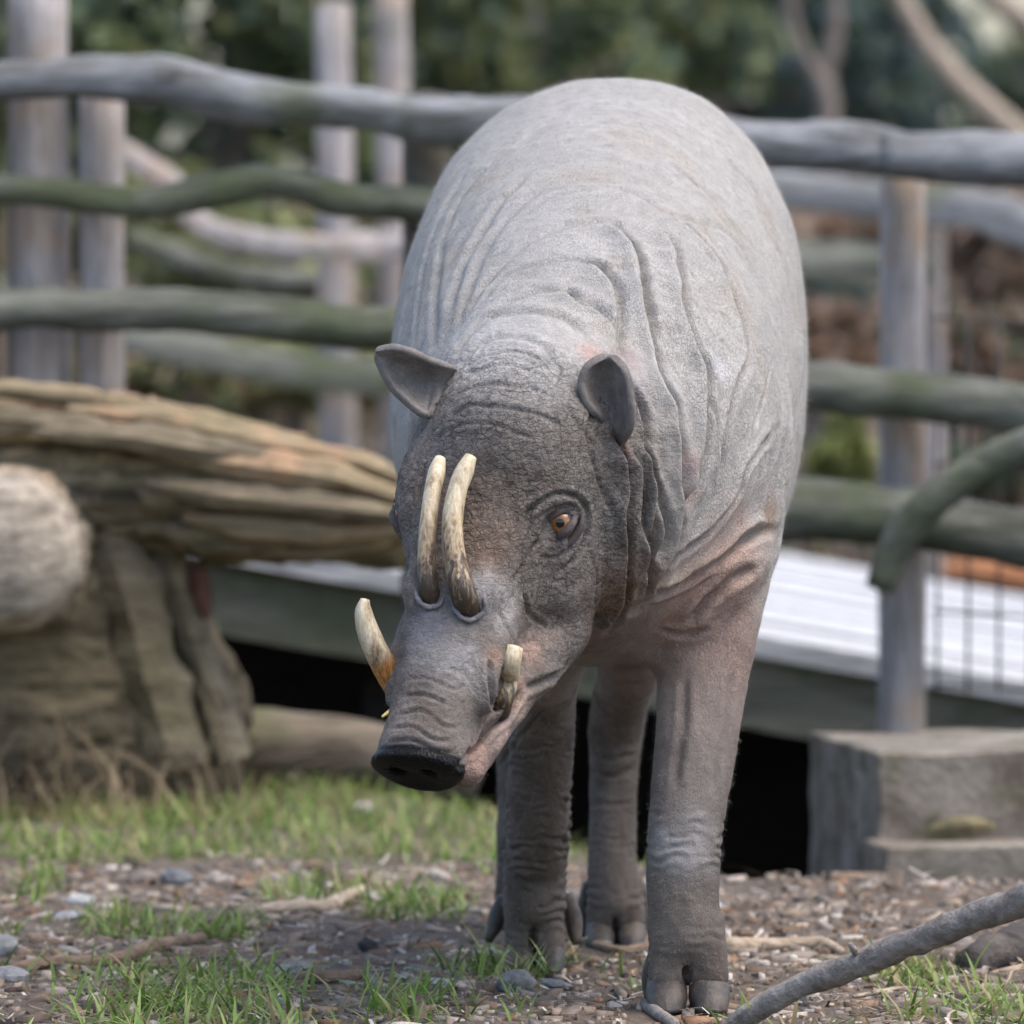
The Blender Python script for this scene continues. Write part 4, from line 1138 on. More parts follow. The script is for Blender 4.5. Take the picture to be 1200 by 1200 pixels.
# creases seen on the skin: photo pixels along each, half-width and depth in millimetres, roll on the left (+) or right (-) of it
CREASES = [
 ([(694,257),(722,266),(741,287),(752,320),(760,367),(767,413),(776,450),(790,475),(795,510),(798,552),(798,580),(794,622),(778,664),(766,692),(750,715)], 4.0, 7.0, .8),
 ([(773,259),(792,290),(799,329),(806,378),(818,409),(828,432),(829,455),(827,487),(820,538),(815,564),(806,589),(799,617)], 4.0, 6.0, .8),
 ([(773,241),(797,259),(829,287),(848,313),(862,348),(874,390),(878,423),(867,447),(857,487),(848,519),(844,557),(841,580)], 3.5, 3.6, .5),
 ([(680,306),(703,313),(720,332),(727,362),(727,390),(730,425)], 3.5, 4.0, .6),
 ([(664,330),(680,353),(699,360),(715,376),(722,395)], 3.5, 3.0, .4),
 ([(913,501),(895,519),(878,545),(867,575),(853,599),(820,634),(790,655),(770,680)], 3.2, 4.0, .4),
 ([(912,620),(885,624),(867,634),(848,650),(820,669),(792,687),(764,699),(750,715)], 4.0, 8.0, .3),
 ([(890,664),(867,673),(843,690),(820,713),(805,735)], 4.0, 5.0, .3),
 ([(722,505),(730,543),(731,603),(729,673),(724,715),(712,742)], 3.6, 8.0, 1.0),
 ([(748,517),(762,550),(767,594),(760,640),(745,690)], 3.4, 5.0, .8),
 ([(738,520),(750,557),(751,608),(759,650),(755,692),(741,715)], 3.2, 4.5, .7),
 ([(735,445),(741,454),(757,500),(757,538),(775,590),(778,620),(765,660)], 3.4, 5.0, .6),
 ([(592,182),(557,210),(533,245),(519,287),(512,332),(510,367),(508,420)], 3.5, 2.8, .3),
 ([(552,192),(526,236),(505,280),(494,332),(487,390),(487,413)], 3.0, 2.4, .3),
 ([(627,196),(589,236),(566,269),(543,311),(533,343),(529,378)], 3.5, 2.6, .3),
 ([(673,213),(627,227),(594,257),(571,292),(552,332),(543,367),(538,397)], 3.5, 2.8, .3),
 ([(718,257),(673,264),(638,276),(603,297),(580,320),(561,348),(547,378)], 3.5, 2.8, .3),
 ([(718,325),(692,308),(664,306),(631,311),(599,320),(575,341),(561,367)], 3.0, 3.0, .3),
 ([(718,376),(697,356),(673,343),(638,339),(599,353),(571,374),(543,402)], 3.2, 3.6, .3),
 ([(690,400),(664,374),(634,367),(599,367),(566,374),(547,395),(529,427)], 3.0, 3.6, .3),
 ([(655,435),(650,427),(634,404),(613,395),(585,395),(557,409),(533,432)], 2.6, 2.8, .3),
 ([(780,189),(811,213),(839,236),(870,285),(885,330)], 4.0, 2.0, .2),
 ([(848,185),(878,213),(897,241),(913,283)], 4.0, 2.0, .2),
 ([(700,215),(740,225),(780,250),(830,262),(843,266),(874,297),(890,329),(902,367)], 3.6, 2.2, .2),
 ([(640,150),(600,175),(570,196)], 4.0, 1.6, .2),
 ([(480,330),(472,380),(466,430),(465,500)], 3.0, 2.4, .2),
 ([(740,300),(755,330),(775,400),(800,450)], 2.4, 1.4, 0),
 ([(830,460),(838,500),(834,540)], 2.2, 1.6, 0),
 ([(905,420),(895,470),(880,510)], 2.4, 1.6, 0),
 ([(700,470),(690,500),(700,560),(715,600),(716,650)], 2.2, 2.0, .2),
 ([(690,640),(700,680),(695,720)], 2.2, 1.6, 0),
 # eye
 ([(613,622),(620,602),(635,586),(653,579),(673,583),(686,598),(688,620),(680,643),(663,663),(648,672)], 2.2, 3.6, 0),
 ([(630,612),(640,600),(655,594),(670,594),(680,602)], 1.8, 1.6, 0),
 ([(633,630),(623,643),(610,667),(602,683)], 2.0, 3.0, 0),
 ([(638,634),(650,636),(662,633),(675,620),(680,604)], 1.7, 2.0, 0),
 ([(632,650),(650,652),(666,643)], 1.8, 1.6, 0),
 ([(613,693),(620,717),(643,737)], 2.0, 3.0, 0),
 ([(590,690),(585,720),(600,745),(612,790)], 2.2, 1.4, 0),
 # muzzle rings
 ([(472,815),(500,816),(525,826)], 1.9, 1.8, 0), ([(465,838),(495,833),(522,850),(540,855)], 1.9, 2.2, 0), ([(457,854),(485,851),(512,866),(535,868)], 1.9, 2.4, 0),
 ([(450,868),(482,866),(510,880),(536,884)], 1.9, 2.6, 0), ([(475,795),(505,797),(530,806),(550,800)], 1.8, 1.2, 0), ([(520,780),(545,790),(560,815)], 2.0, 1.0, 0),
 # mouth and lip
 ([(533,905),(545,884),(560,866),(577,852),(595,835),(607,815),(613,800)], 2.6, 7.0, -.4),
 ([(613,805),(632,800),(655,790),(668,772)], 2.8, 4.0, .3),
 ([(555,920),(590,890),(620,850),(640,830)], 2.2, 2.2, 0),
 ([(576,770),(575,800),(580,840)], 2.4, 4.0, 0),
 # brow and forehead
 ([(520,470),(545,455),(580,450),(620,455),(650,470)], 2.2, 1.8, 0), ([(515,492),(550,478),(590,476),(640,490),(668,505)], 2.2, 1.8, 0),
 ([(505,515),(540,498),(585,500),(630,515)], 2.0, 1.6, 0), ([(540,440),(575,430),(615,432),(648,448)], 2.2, 1.8, 0), ([(560,420),(600,412),(640,425)], 2.0, 1.4, 0),
 ([(662,470),(680,500),(700,530)], 2.4, 2.0, 0), ([(500,540),(492,570),(486,600)], 2.0, 2.0, 0),
 # tusk sockets
 # foreleg
 ([(770,735),(800,745),(835,735)], 3.0, 2.0, 0), ([(805,790),(800,850),(790,930)], 4.0, 2.5, 0), ([(860,780),(850,850),(835,930)], 4.0, 1.8, 0),
 ([(805,1130),(803,1160),(808,1190)], 3.0, 6.0, 0), ([(627,1085),(624,1110),(622,1135)], 3.0, 6.0, 0), ([(722,1075),(722,1100),(722,1115)], 3.0, 6.0, 0),
 ([(668,960),(664,1010),(660,1055)], 2.6, 2.0, 0), ([(596,960),(590,1010),(584,1055)], 2.6, 2.0, 0), ([(690,985),(683,1020),(682,1050)], 2.6, 2.0, 0), ([(742,985),(748,1020),(750,1050)], 2.6, 2.0, 0),
 ([(690,903),(715,908),(745,900)], 2.6, 2.6, 0), ([(693,882),(715,890),(745,884)], 2.4, 2.0, 0), ([(692,940),(718,944),(744,940)], 2.4, 1.4, 0),
]

def sculpt(A):
    """press the creases into the skin, add the fine swelling of hide, and work out colour weights"""
    V, Fq, N = A['V'], A['F'], A['N']
    bvh = BVHTree.FromPolygons(V.tolist(), Fq.tolist(), epsilon=0.0)
    o = Vector((0, CAMY, CAMZ))
    def cast(px, py):
        v = ray(px, py).normalized()
        r = bvh.ray_cast(o, v)
        return r[0], r[1]
    A['cast'] = cast
    D = np.zeros(len(V), np.float32)
    groove = np.zeros(len(V), np.float32)
    wob = np.stack([pnoise(V, 38, 3.1), pnoise(V, 38, 9.7), pnoise(V, 38, 21.3)], 1) * .0024
    Vw = V + wob
    for ci, (pts, w, dep, side) in enumerate(CREASES):
        if 12 <= ci <= 25: w, dep = w * 1.6, dep * (.5 if 15 <= ci <= 20 else .7)
        elif side: w = w * 1.15
        xs = np.concatenate([[0], np.cumsum(np.hypot(*np.diff(np.array(pts, float), axis=0).T))])
        n = max(4, int(xs[-1] / 2.2))
        _, c = spline(xs, np.array(pts, float), n)
        P3 = []; sd = []
        for k, (x, y) in enumerate(c):
            h, nn = cast(x, y)
            if h is None: continue
            P3.append(tuple(h))
            k2 = min(k + 1, n - 1); k1 = max(k - 1, 0)
            tx, ty = c[k2] - c[k1]
            sd.append((ty, tx, k / (n - 1)))
        if len(P3) < 3: continue
        P3 = np.array(P3, np.float32); sd = np.array(sd)
        # drop samples that jumped to another surface
        w, dep = w * .001, dep * .001 * (1.35 if side else 1.15)
        rad = max(w * 3.2, .030 if side else 0)
        lo, hi = P3.min(0) - rad, P3.max(0) + rad
        m = np.where(((Vw > lo) & (Vw < hi)).all(1))[0]
        if not len(m): continue
        Q = Vw[m]
        best = np.full(len(m), 1e9, np.float32); bi = np.zeros(len(m), int)
        for s0 in range(0, len(m), 20000):
            q = Q[s0:s0 + 20000]
            dd = (q * q).sum(1)[:, None] + (P3 * P3).sum(1)[None] - 2 * q @ P3.T
            k = dd.argmin(1)
            best[s0:s0 + 20000] = np.maximum(dd[np.arange(len(q)), k], 0); bi[s0:s0 + 20000] = k
        r = np.sqrt(best)
        tt = sd[bi, 2]
        fade = sstep(0, .14, tt) * sstep(0, .14, 1 - tt)
        fade = np.maximum(fade, .12)
        endcap = np.exp(-np.maximum(r - rad * .8, 0) / .004)
        g = np.exp(-(r / w) ** 2)
        lip = np.exp(-((r - 2.1 * w) / (1.1 * w)) ** 2)
        disp = fade * dep * (-g + .28 * lip)
        if side:
            df = Q - P3[bi]
            # image-space side: + is image left of a downward running line
            sx = df[:, 0] * sd[bi, 0] + df[:, 2] * sd[bi, 1]
            sx = sx / (np.hypot(sd[bi, 0], sd[bi, 1]) + 1e-6)
            left = sstep(0, .006, -sx) if side > 0 else sstep(0, .006, sx)
            disp = disp + fade * dep * abs(side) * left * np.exp(-((r - .008) / .012) ** 2)
        D[m] += disp * endcap
        groove[m] = np.maximum(groove[m], fade * g * min(1, dep / .004))
    A['groove'] = groove
    # --- head / leg coordinates
    q = (V - A['H0']) @ A['HR']
    ht = q[:, 1] / A['HL']
    dax = np.hypot(q[:, 0], q[:, 2])
    headw = sstep(-.16, .12, ht) * sstep(.21, .13, dax) * (V[:, 1] < .12)
    headw = headw * (1 - sstep(.10, .16, q[:, 0]) * 1.0)
    legw = sstep(.36, .22, V[:, 2]) * (1 - headw)
    A['ht'], A['hq'], A['headw'], A['legw'] = ht, q, headw, legw
    # --- ring wrinkles on the legs and muzzle, soft lumps in the hide
    z = V[:, 2]
    nl = fbm(V, 26, 3, 4.0)
    ring = np.sin(z * 2 * np.pi / .0098 + 6.5 * nl + 2.0 * pnoise(V, 60, 2.))
    ring = np.where(ring < 0, -np.abs(ring) ** .6, ring * .4)
    leftleg = (V[:, 0] < .07) & (V[:, 1] < .55)
    amt = np.where(leftleg, sstep(.02, .06, z) * sstep(.27, .20, z), .7 * sstep(.115, .135, z) * sstep(.185, .165, z) + .35 * sstep(.03, .05, z) * sstep(.08, .07, z))
    amt = np.where((V[:, 1] > .55), .7 * sstep(.02, .05, z) * sstep(.13, .07, z), amt)
    D += legw * amt * ring * .0025 * sstep(-.25, .45, fbm(V, 34, 2, 8.))
    D += legw * (fbm(V, 24, 3, 13.) * .0022 + pnoise(V, 120, 1.) * .0003)
    lump = fbm(V, 42, 3, 2.0)
    D += headw * lump * .0020 * (ht > 0) * sstep(1.0, .8, ht)
    neckfold = np.sin((V[:, 1] * 1.0 - V[:, 2] * .55 + .03 * fbm(V, 8, 2, 5.)) * 2 * np.pi / .034)
    body_w = (1 - headw) * (1 - legw)
    D += body_w * neckfold * .0011 * sstep(.62, .15, V[:, 1]) * sstep(-.25, .3, fbm(V, 6, 2, 30.))
    D += body_w * fbm(V, 14, 3, 3.0) * .0030
    s1 = V[:, 1] * 1.0 - V[:, 2] * .45
    fw = np.sin((s1 + .010 * fbm(V, 18, 2, 6.)) * 2 * np.pi / .0125)
    D += body_w * np.where(fw < 0, fw, fw * .4) * .00062 * sstep(-.2, .35, fbm(V, 11, 2, 33.))
    fh = np.sin((V[:, 2] + .012 * fbm(V, 16, 2, 16.)) * 2 * np.pi / .0105)
    D += body_w * np.where(fh < 0, fh, fh * .4) * .00035 * sstep(.0, .4, fbm(V, 9, 2, 43.)) * sstep(.3, 0, V[:, 1])
    A['V'] = V + N * D[:, None]
    A['D'] = D
    return A

def blob(V, p, r):
    return np.exp(-((V - np.array(p, np.float32)) ** 2).sum(1) / (r * r))

def paint(A):
    V0 = A['V']; q = A['hq']; ht = A['ht']; hw = A['headw'][:, None]; lw = A['legw'][:, None]
    cast = A['cast']; z = V0[:, 2]
    C = np.tile(np.array((.330, .315, .298), np.float32), (len(V0), 1))
    big = fbm(V0, 9, 4, 1.0)[:, None]
    C *= 1 + .16 * big
    C = C * (1 - .0) 
    def put(w, col):
        nonlocal C
        w = np.clip(w, 0, 1)
        if w.ndim == 1: w = w[:, None]
        C = C * (1 - w) + np.array(col, np.float32) * w
    n1 = fbm(V0, 30, 4, 5.0); n2 = fbm(V0, 70, 3, 9.0)
    put(sstep(.05, .45, fbm(V0, 13, 4, 44.)) * .45, (.30, .262, .215))          # dried mud tints
    put(sstep(.28, .42, n2) * .35, (.20, .175, .15))
    # flank and lower sides a little browner
    put(.6 * sstep(.44, .28, z) * (1 - A['headw']), (.19, .155, .13))
    # legs
    put(A['legw'] * sstep(.34, .20, z) * .95, (.088, .071, .060))
    put(A['legw'] * sstep(.05, .30, n1) * .55, (.050, .038, .031))
    # head
    put(A['headw'] * sstep(-.12, .16, ht) * .95, (.122, .104, .093))
    put(A['headw'] * sstep(.05, .3, ht) * sstep(-.1, .35, n1) * .6, (.070, .052, .042))
    def at(px, py, r, col, w=1.0, nz=.5):
        nonlocal C
        h, _ = cast(px, py)
        if h is None: return
        b = blob(A['Vb'], h, r)
        put(np.clip(b * 1.25 * (1 + nz * (n1 * 1.6 + n2 * .8)), 0, 1) * w, col)
    for px, py, r, col, w in (
        (560, 630, .034, (.125, .082, .058), .75), (548, 590, .03, (.13, .092, .068), .6), (585, 600, .03, (.13, .10, .08), .5),
        (590, 710, .022, (.30, .28, .27), .75), (565, 690, .016, (.30, .28, .275), .6), (545, 775, .022, (.25, .245, .25), .6), (500, 760, .02, (.17, .17, .18), .5),
        (630, 735, .024, (.22, .165, .135), .6), (618, 762, .012, (.38, .25, .20), .6), (640, 700, .03, (.20, .175, .155), .5),
        (560, 890, .018, (.34, .22, .18), .8), (590, 862, .014, (.40, .29, .25), .85), (610, 830, .012, (.36, .27, .22), .8), (545, 905, .012, (.28, .18, .15), .8), (640, 815, .016, (.22, .17, .14), .6),
        (605, 800, .010, (.35, .22, .17), .7), (580, 770, .010, (.26, .17, .12), .6),
        (715, 690, .03, (.20, .125, .085), .6), (745, 690, .03, (.22, .15, .11), .6), (690, 760, .03, (.15, .10, .075), .6), (700, 600, .03, (.20, .185, .17), .5),
        (655, 610, .016, (.115, .095, .095), .7), (672, 628, .012, (.22, .19, .20), .55), (650, 655, .014, (.10, .085, .08), .6),
        (850, 650, .045, (.33, .225, .18), .8), (810, 700, .04, (.38, .25, .205), .85), (790, 730, .03, (.34, .205, .16), .85), (855, 700, .045, (.31, .215, .175), .8), (830, 760, .05, (.25, .18, .15), .8), (840, 830, .05, (.19, .15, .13), .6),
        (875, 760, .03, (.17, .115, .095), .6), (900, 610, .022, (.22, .135, .085), .7), (790, 690, .03, (.25, .17, .12), .6), (740, 790, .05, (.17, .12, .10), .7), (730, 740, .04, (.16, .11, .09), .7),
        (800, 985, .030, (.34, .33, .335), .6), (815, 900, .035, (.21, .185, .175), .5), (790, 820, .03, (.26, .215, .195), .55), (800, 1085, .030, (.19, .165, .145), .5),
        (640, 450, .03, (.24, .23, .22), .5), (580, 420, .05, (.30, .29, .28), .6), (620, 400, .05, (.32, .305, .29), .6), (560, 385, .05, (.33, .32, .31), .6),
        (738, 420, .012, (.22, .16, .165), .6), (740, 460, .014, (.17, .14, .16), .6), (693, 415, .012, (.36, .22, .19), .6), (730, 530, .008, (.26, .15, .13), .6),
        (803, 540, .010, (.36, .24, .23), .55), (806, 580, .012, (.36, .25, .23), .55), (842, 430, .012, (.50, .49, .52), .6), (840, 350, .02, (.30, .28, .25), .5),
        (520, 520, .04, (.15, .135, .13), .5), (690, 560, .025, (.17, .155, .14), .5), (505, 890, .02, (.07, .065, .065), .5), (500, 730, .02, (.15, .15, .175), .5)):
        at(px, py, r, col, w)
    # snout disc
    q2 = (A['Vb'] - A['hp'](0, 1.0, 0)) @ A['HR2']
    disc = sstep(-.010, -.005, q2[:, 1]) * (np.hypot(q2[:, 0], q2[:, 2]) < .050) * (q2[:, 1] < .03) * sstep(-.040, -.034, q2[:, 2])
    put(disc, (.0045, .0045, .005))
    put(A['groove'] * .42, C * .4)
    masks = np.zeros((len(V0), 4), np.float32)
    masks[:, 0] = A['headw'] * sstep(-.3, -.05, ht) * (1 - .38 * sstep(.5, .68, ht)) * (1 - disc)                      # crackle
    neckz = sstep(.22, .0, V0[:, 1]) * (1 - A['legw'])
    masks[:, 1] = np.clip(neckz + .35, 0, 1) * (1 - A['legw'])                                   # fine cracks
    masks[:, 2] = A['legw']
    masks[:, 3] = disc
    A['col'] = np.clip(C, .004, .9).astype(np.float32); A['masks'] = masks
    return A

def skin_material():
    m = NT('hide')
    co = m.coord()
    at = m.n('ShaderNodeAttribute', _attribute_name='hide_colour')
    mk = m.n('ShaderNodeAttribute', _attribute_name='hide_mask')
    sep = m.n('ShaderNodeSeparateColor'); m.l(mk.outputs['Color'], sep.inputs[0])
    headm, neckm, legm, disc = sep.outputs[0], sep.outputs[1], sep.outputs[2], mk.outputs['Alpha']
    # warped coordinates for the cracks
    nz = m.n('ShaderNodeTexNoise', Scale=75.0, Detail=4.0); m.l(co, nz.inputs['Vector'])
    wv = m.n('ShaderNodeVectorMath', _operation='SCALE'); wv.inputs['Scale'].default_value = 0.011
    m.l(nz.outputs['Color'], wv.inputs[0])
    ad = m.n('ShaderNodeVectorMath', _operation='ADD'); m.l(co, ad.inputs[0]); m.l(wv.outputs[0], ad.inputs[1])
    def vor(scale, sx=(1, 1, 1), rnd=1.0):
        mp = m.n('ShaderNodeMapping'); mp.inputs['Scale'].default_value = sx
        m.l(ad.outputs[0], mp.inputs[0])
        v = m.n('ShaderNodeTexVoronoi', _feature='DISTANCE_TO_EDGE', Scale=scale, Randomness=rnd)
        m.l(mp.outputs[0], v.inputs['Vector']); return v.outputs['Distance']
    coarse = m.ramp(vor(92, (.75, 1, 1.6)), [(0.0, 0.0), (0.085, .8), (0.35, 1.0)])
    fine = m.ramp(vor(210, (.9, 1, 1.3)), [(0.0, 0.0), (0.11, .85), (0.4, 1.0)])
    body = m.ramp(vor(300, (1.3, 1, .7)), [(0.0, 0.0), (0.10, .85), (0.4, 1.0)])
    patch = m.ramp(m.noise(co, 34, 3, .6), [(.36, 0.0), (.62, 1.0)])
    hcrack = m.mix(patch, m.mix(.75, (1, 1, 1), fine), m.mix(.6, coarse, fine, 'MULTIPLY'))
    hcrack = m.mix(m.math('MULTIPLY', headm, 1.0), (1, 1, 1), hcrack)
    grain = m.noise(co, 420, 4, .65)
    mid = m.noise(co, 70, 6, .68)
    # bump
    hb = m.mix(m.ramp(headm, [(0.0, 0.0), (.35, 1.0)]), body, hcrack)
    hb = m.mix(m.math('MULTIPLY', legm, .65), hb, (1, 1, 1))
    lumps = m.noise(co, 130, 5, .6)
    n1 = m.bump(hb, 0.7, 0.0013)
    n1 = m.bump(grain, 0.22, 0.0008, n1)
    hl = m.n('ShaderNodeBump', Distance=0.004); m.l(lumps, hl.inputs['Height']); m.l(n1, hl.inputs['Normal'])
    m.l(m.math('ADD', .10, m.math('MULTIPLY', headm, .8)), hl.inputs['Strength'])
    n1 = m.bump(mid, 0.35, 0.005, hl.outputs[0])
    # colour: cracks hold dirt, faces of the scales are a little paler
    c = at.outputs['Color']
    c = m.mix(1.0, c, m.ramp(grain, [(0.25, .86), (0.75, 1.12)]), 'MULTIPLY')
    c = m.mix(1.0, c, m.ramp(mid, [(0.25, .80), (0.75, 1.16)]), 'MULTIPLY')
    mott = m.ramp(m.noise(co, 150, 6, .72), [(.30, .55), (.50, .95), (.70, 1.5)])
    c = m.mix(m.math('MULTIPLY', headm, .8), c, m.mix(1.0, c, mott, 'MULTIPLY'))
    dirt = m.ramp(hcrack, [(0.0, .34), (0.6, .98), (1.0, 1.10)])
    dirt_b = m.ramp(body, [(0.0, .68), (0.4, .98), (1.0, 1.03)])
    c = m.mix(headm, m.mix(m.math('MULTIPLY', neckm, .9), c, m.mix(1.0, c, dirt_b, 'MULTIPLY')), m.mix(1.0, c, dirt, 'MULTIPLY'))
    rough = m.math('SUBTRACT', 0.78, m.math('MULTIPLY', disc, 0.42))
    m.out(c, n1, rough, 0.28)
    m.l(m.math('SUBTRACT', .28, m.math('MULTIPLY', disc, .14)), m.b.inputs['Specular IOR Level'])
    return m.m
def ivory_material(name, stain, base_dark, along):
    """ivory with brown stain; the attribute 'along' runs 0 at the root to 1 at the tip"""
    m = NT(name)
    co = m.coord()
    at = m.n('ShaderNodeAttribute', _attribute_name='along')
    t = at.outputs['Fac']
    streak = m.noise(m.coord((1, 1, .10)), 420, 5, .7)
    blot = m.noise(m.coord((1, 1, .30)), 150, 6, .75, .3)
    fleck = m.noise(co, 420, 4, .7)
    c = m.mix(m.ramp(streak, [(.35, 0.0), (.65, 1.0)]), (.40, .31, .18), (.66, .59, .45))
    w = m.math('ADD', m.math('ADD', m.math('MULTIPLY', blot, .7), m.math('MULTIPLY', streak, .3)), m.math('MULTIPLY', m.math('POWER', m.math('SUBTRACT', 1.0, t), 1.6), base_dark))
    c = m.mix(m.ramp(w, [(.50, 0.0), (.64, .8)]), c, stain)
    c = m.mix(m.ramp(w, [(.62, 0.0), (.72, .95)]), c, (.030, .021, .016))
    c = m.mix(m.ramp(fleck, [(.60, 0.0), (.72, .6)]), c, stain)
    if along:
        c = m.mix(m.ramp(m.math('ADD', t, m.math('MULTIPLY', fleck, .1)), [(.50, 1.0), (.60, 0.0)]), c, m.mix(m.ramp(streak, [(.4, 0.0), (.62, 1.0)]), (.20, .075, .018), (.46, .22, .06)))
    n = m.bump(streak, .5, .0012)
    n = m.bump(blot, .3, .002, n)
    m.out(c, n, 0.42, 0.4)
    return m.m

def along_attr(o, nring, nseg, extra):
    a = o.data.attributes.new('along', 'FLOAT', 'POINT')
    v = np.repeat(np.linspace(0, 1, nring), nseg)
    v = np.concatenate([v, [0, 1]])
    a.data.foreach_set('value', v.astype(np.float32))

def make_babirusa(vox):
    A = build_animal(vox)
    A['Vb'] = A['V'].copy()
    A = paint(sculpt(A))
    hide = skin_material()
    root = empty('babirusa', (0.12, 0.4, 0))
    tag(root, 'grey wrinkled wild pig with curved ivory tusks walking with its head lowered', 'pig')
    def add(o):
        adopt(o, root); return o
    body = mesh_np('body', A['V'], A['F'], hide)
    for nm, arr in (('hide_colour', np.column_stack([A['col'], np.ones(len(A['col']))])), ('hide_mask', A['masks'])):
        at = body.data.attributes.new(nm, 'FLOAT_COLOR', 'POINT')
        at.data.foreach_set('color', np.asarray(arr, np.float32).ravel())
    add(body)
    bvh = BVHTree.FromPolygons(A['V'].tolist(), A['F'].tolist())
    O = Vector((0, CAMY, CAMZ))
    def depth(px, py):
        h = bvh.ray_cast(O, ray(px, py).normalized())[0]
        return (h.y - CAMY) if h is not None and h.y < .25 else None
    def flat_hide(name, col, k=1.0, rough=.75):
        m = NT(name); co = m.coord()
        g = m.noise(co, 300, 4, .6); b = m.noise(co, 60, 4, .6)
        c = m.mix(m.ramp(b, [(.3, 0.0), (.7, 1.0)]), tuple(x * .7 for x in col), tuple(x * 1.25 for x in col))
        c = m.mix(.5, c, m.ramp(g, [(.3, .5), (.7, 1.2)]), 'MULTIPLY')
        return m.out(c, m.bump(g, .5, .0012, m.bump(b, .4, .003)), rough, .3)
    # --- ears: a cupped leaf, given as rows from root to tip (edge px, edge px, depth offsets of edge, middle, edge)
    ear_hide = flat_hide('ear_hide', (.150, .135, .125))
    def ear(rows, d0, nu=18, nv=22):
        xs = np.array([r[0] for r in rows], float)
        _, tb = spline(xs, np.array([r[1:] for r in rows], float), nv)
        Vv = []
        for row in tb:
            x0, y0, x1, y1, o0, om, o1 = row
            for k in range(nu):
                t = k / (nu - 1)
                dd = d0 + o0 * (1 - t) ** 2 + o1 * t ** 2 + 2 * om * t * (1 - t) * 1.6
                Vv.append(tuple(W(x0 + (x1 - x0) * t, y0 + (y1 - y0) * t, dd)))
        Fq = [(j * nu + i, j * nu + i + 1, (j + 1) * nu + i + 1, (j + 1) * nu + i) for j in range(nv - 1) for i in range(nu - 1)]
        me = bpy.data.meshes.new('ear'); me.from_pydata(Vv, [], Fq); me.update()
        me.polygons.foreach_set('use_smooth', np.ones(len(Fq), bool))
        me.materials.append(ear_hide)
        o = link_mesh('ear', me)
        s = o.modifiers.new('t', 'SOLIDIFY'); s.thickness = .0075; s.offset = 0.0
        b = o.modifiers.new('s', 'SUBSURF'); b.levels = 1; b.render_levels = 2
        return o
    dl = (depth(528, 452) or 6.97)
    add(ear([(-.25, 538, 432, 526, 470, .030, .03, .030), (0, 527, 427, 512, 474, .002, .016, .004), (.3, 506, 421, 500, 489, -.006, .022, -.004), (.6, 481, 410, 475, 472, -.010, .020, -.004),
             (.85, 457, 405, 453, 447, -.006, .010, .000), (1, 440, 409, 440, 416, .004, .004, .004)], dl - .004))
    dr = (depth(690, 470) or 6.97)
    add(ear([(-.25, 702, 505, 728, 525, .030, .030, .030), (0, 700, 490, 736, 512, .000, .018, -.002), (.3, 684, 468, 742, 490, -.004, .030, -.016), (.6, 680, 444, 740, 459, -.004, .030, -.018),
             (.85, 691, 425, 732, 430, -.002, .016, -.010), (1, 709, 416, 718, 416, .004, .004, .002)], dr - .004))
    # --- eyes with lids
    em = NT('eye'); co = em.coord()
    ln = em.n('ShaderNodeVectorMath', _operation='DISTANCE'); em.l(co, ln.inputs[0]); ln.inputs[1].default_value = (0, 0, .0125)
    iris = em.ramp(em.noise(co, 900, 3, .6), [(.3, (.13, .050, .014)), (.7, (.36, .17, .05))])
    dmul = em.math('MULTIPLY', ln.outputs['Value'], 100.0)
    c = em.mix(em.ramp(dmul, [(.36, 0.0), (.46, 1.0)]), (.004, .003, .003), iris)
    c = em.mix(em.ramp(dmul, [(.84, 0.0), (.98, 1.0)]), c, (.012, .007, .006))
    em.out(c, None, .06, .6)
    lidm = flat_hide('eyelid_hide', (.085, .068, .066), rough=.6)
    bm = bmesh.new(); bmesh.ops.create_uvsphere(bm, u_segments=32, v_segments=20, radius=.0125)
    eme = bpy.data.meshes.new('eye'); bm.to_mesh(eme); bm.free()
    eme.polygons.foreach_set('use_smooth', np.ones(len(eme.polygons), bool)); eme.materials.append(em.m)
    er = .0125
    cen0 = W(657, 612, (depth(657, 597) or 6.88) + .0125)
    off = np.array(cen0) - A['H0']
    ml = off - 2 * (off @ A['l']) * A['l']
    cen1 = Vector(A['H0'] + ml)
    refl = lambda v: Vector(np.array(v) - 2 * (np.array(v) @ A['l']) * A['l'])
    def on_ball(px, py, k, fall):
        v = ray(px, py).normalized(); oc = O - cen0
        b_ = v.dot(oc); q_ = b_ * b_ - (oc.dot(oc) - (er * k) ** 2)
        return O + v * (-b_ - math.sqrt(q_)) if q_ > 0 else W(px, py, cen0.y - CAMY + fall)
    lids = (([(630, 631), (637, 618), (645, 606), (653, 600), (662, 597), (669, 598), (675, 604)], (2.0, 3.8, 5.2, 5.8, 5.6, 4.6, 3.0)),
            ([(630, 631), (639, 630), (648, 629), (657, 627), (665, 621), (671, 612), (675, 603)], (2.0, 3.2, 4.6, 5.6, 5.8, 5.0, 3.0)),
            ([(638, 642), (652, 643), (664, 638), (674, 628), (681, 615), (682, 602)], (1.5, 3.6, 5.0, 5.2, 4.4, 1.5)),
            ([(622, 622), (630, 604), (642, 592), (657, 587), (671, 589), (682, 598)], (1.5, 4.0, 5.4, 5.6, 4.6, 1.5)))
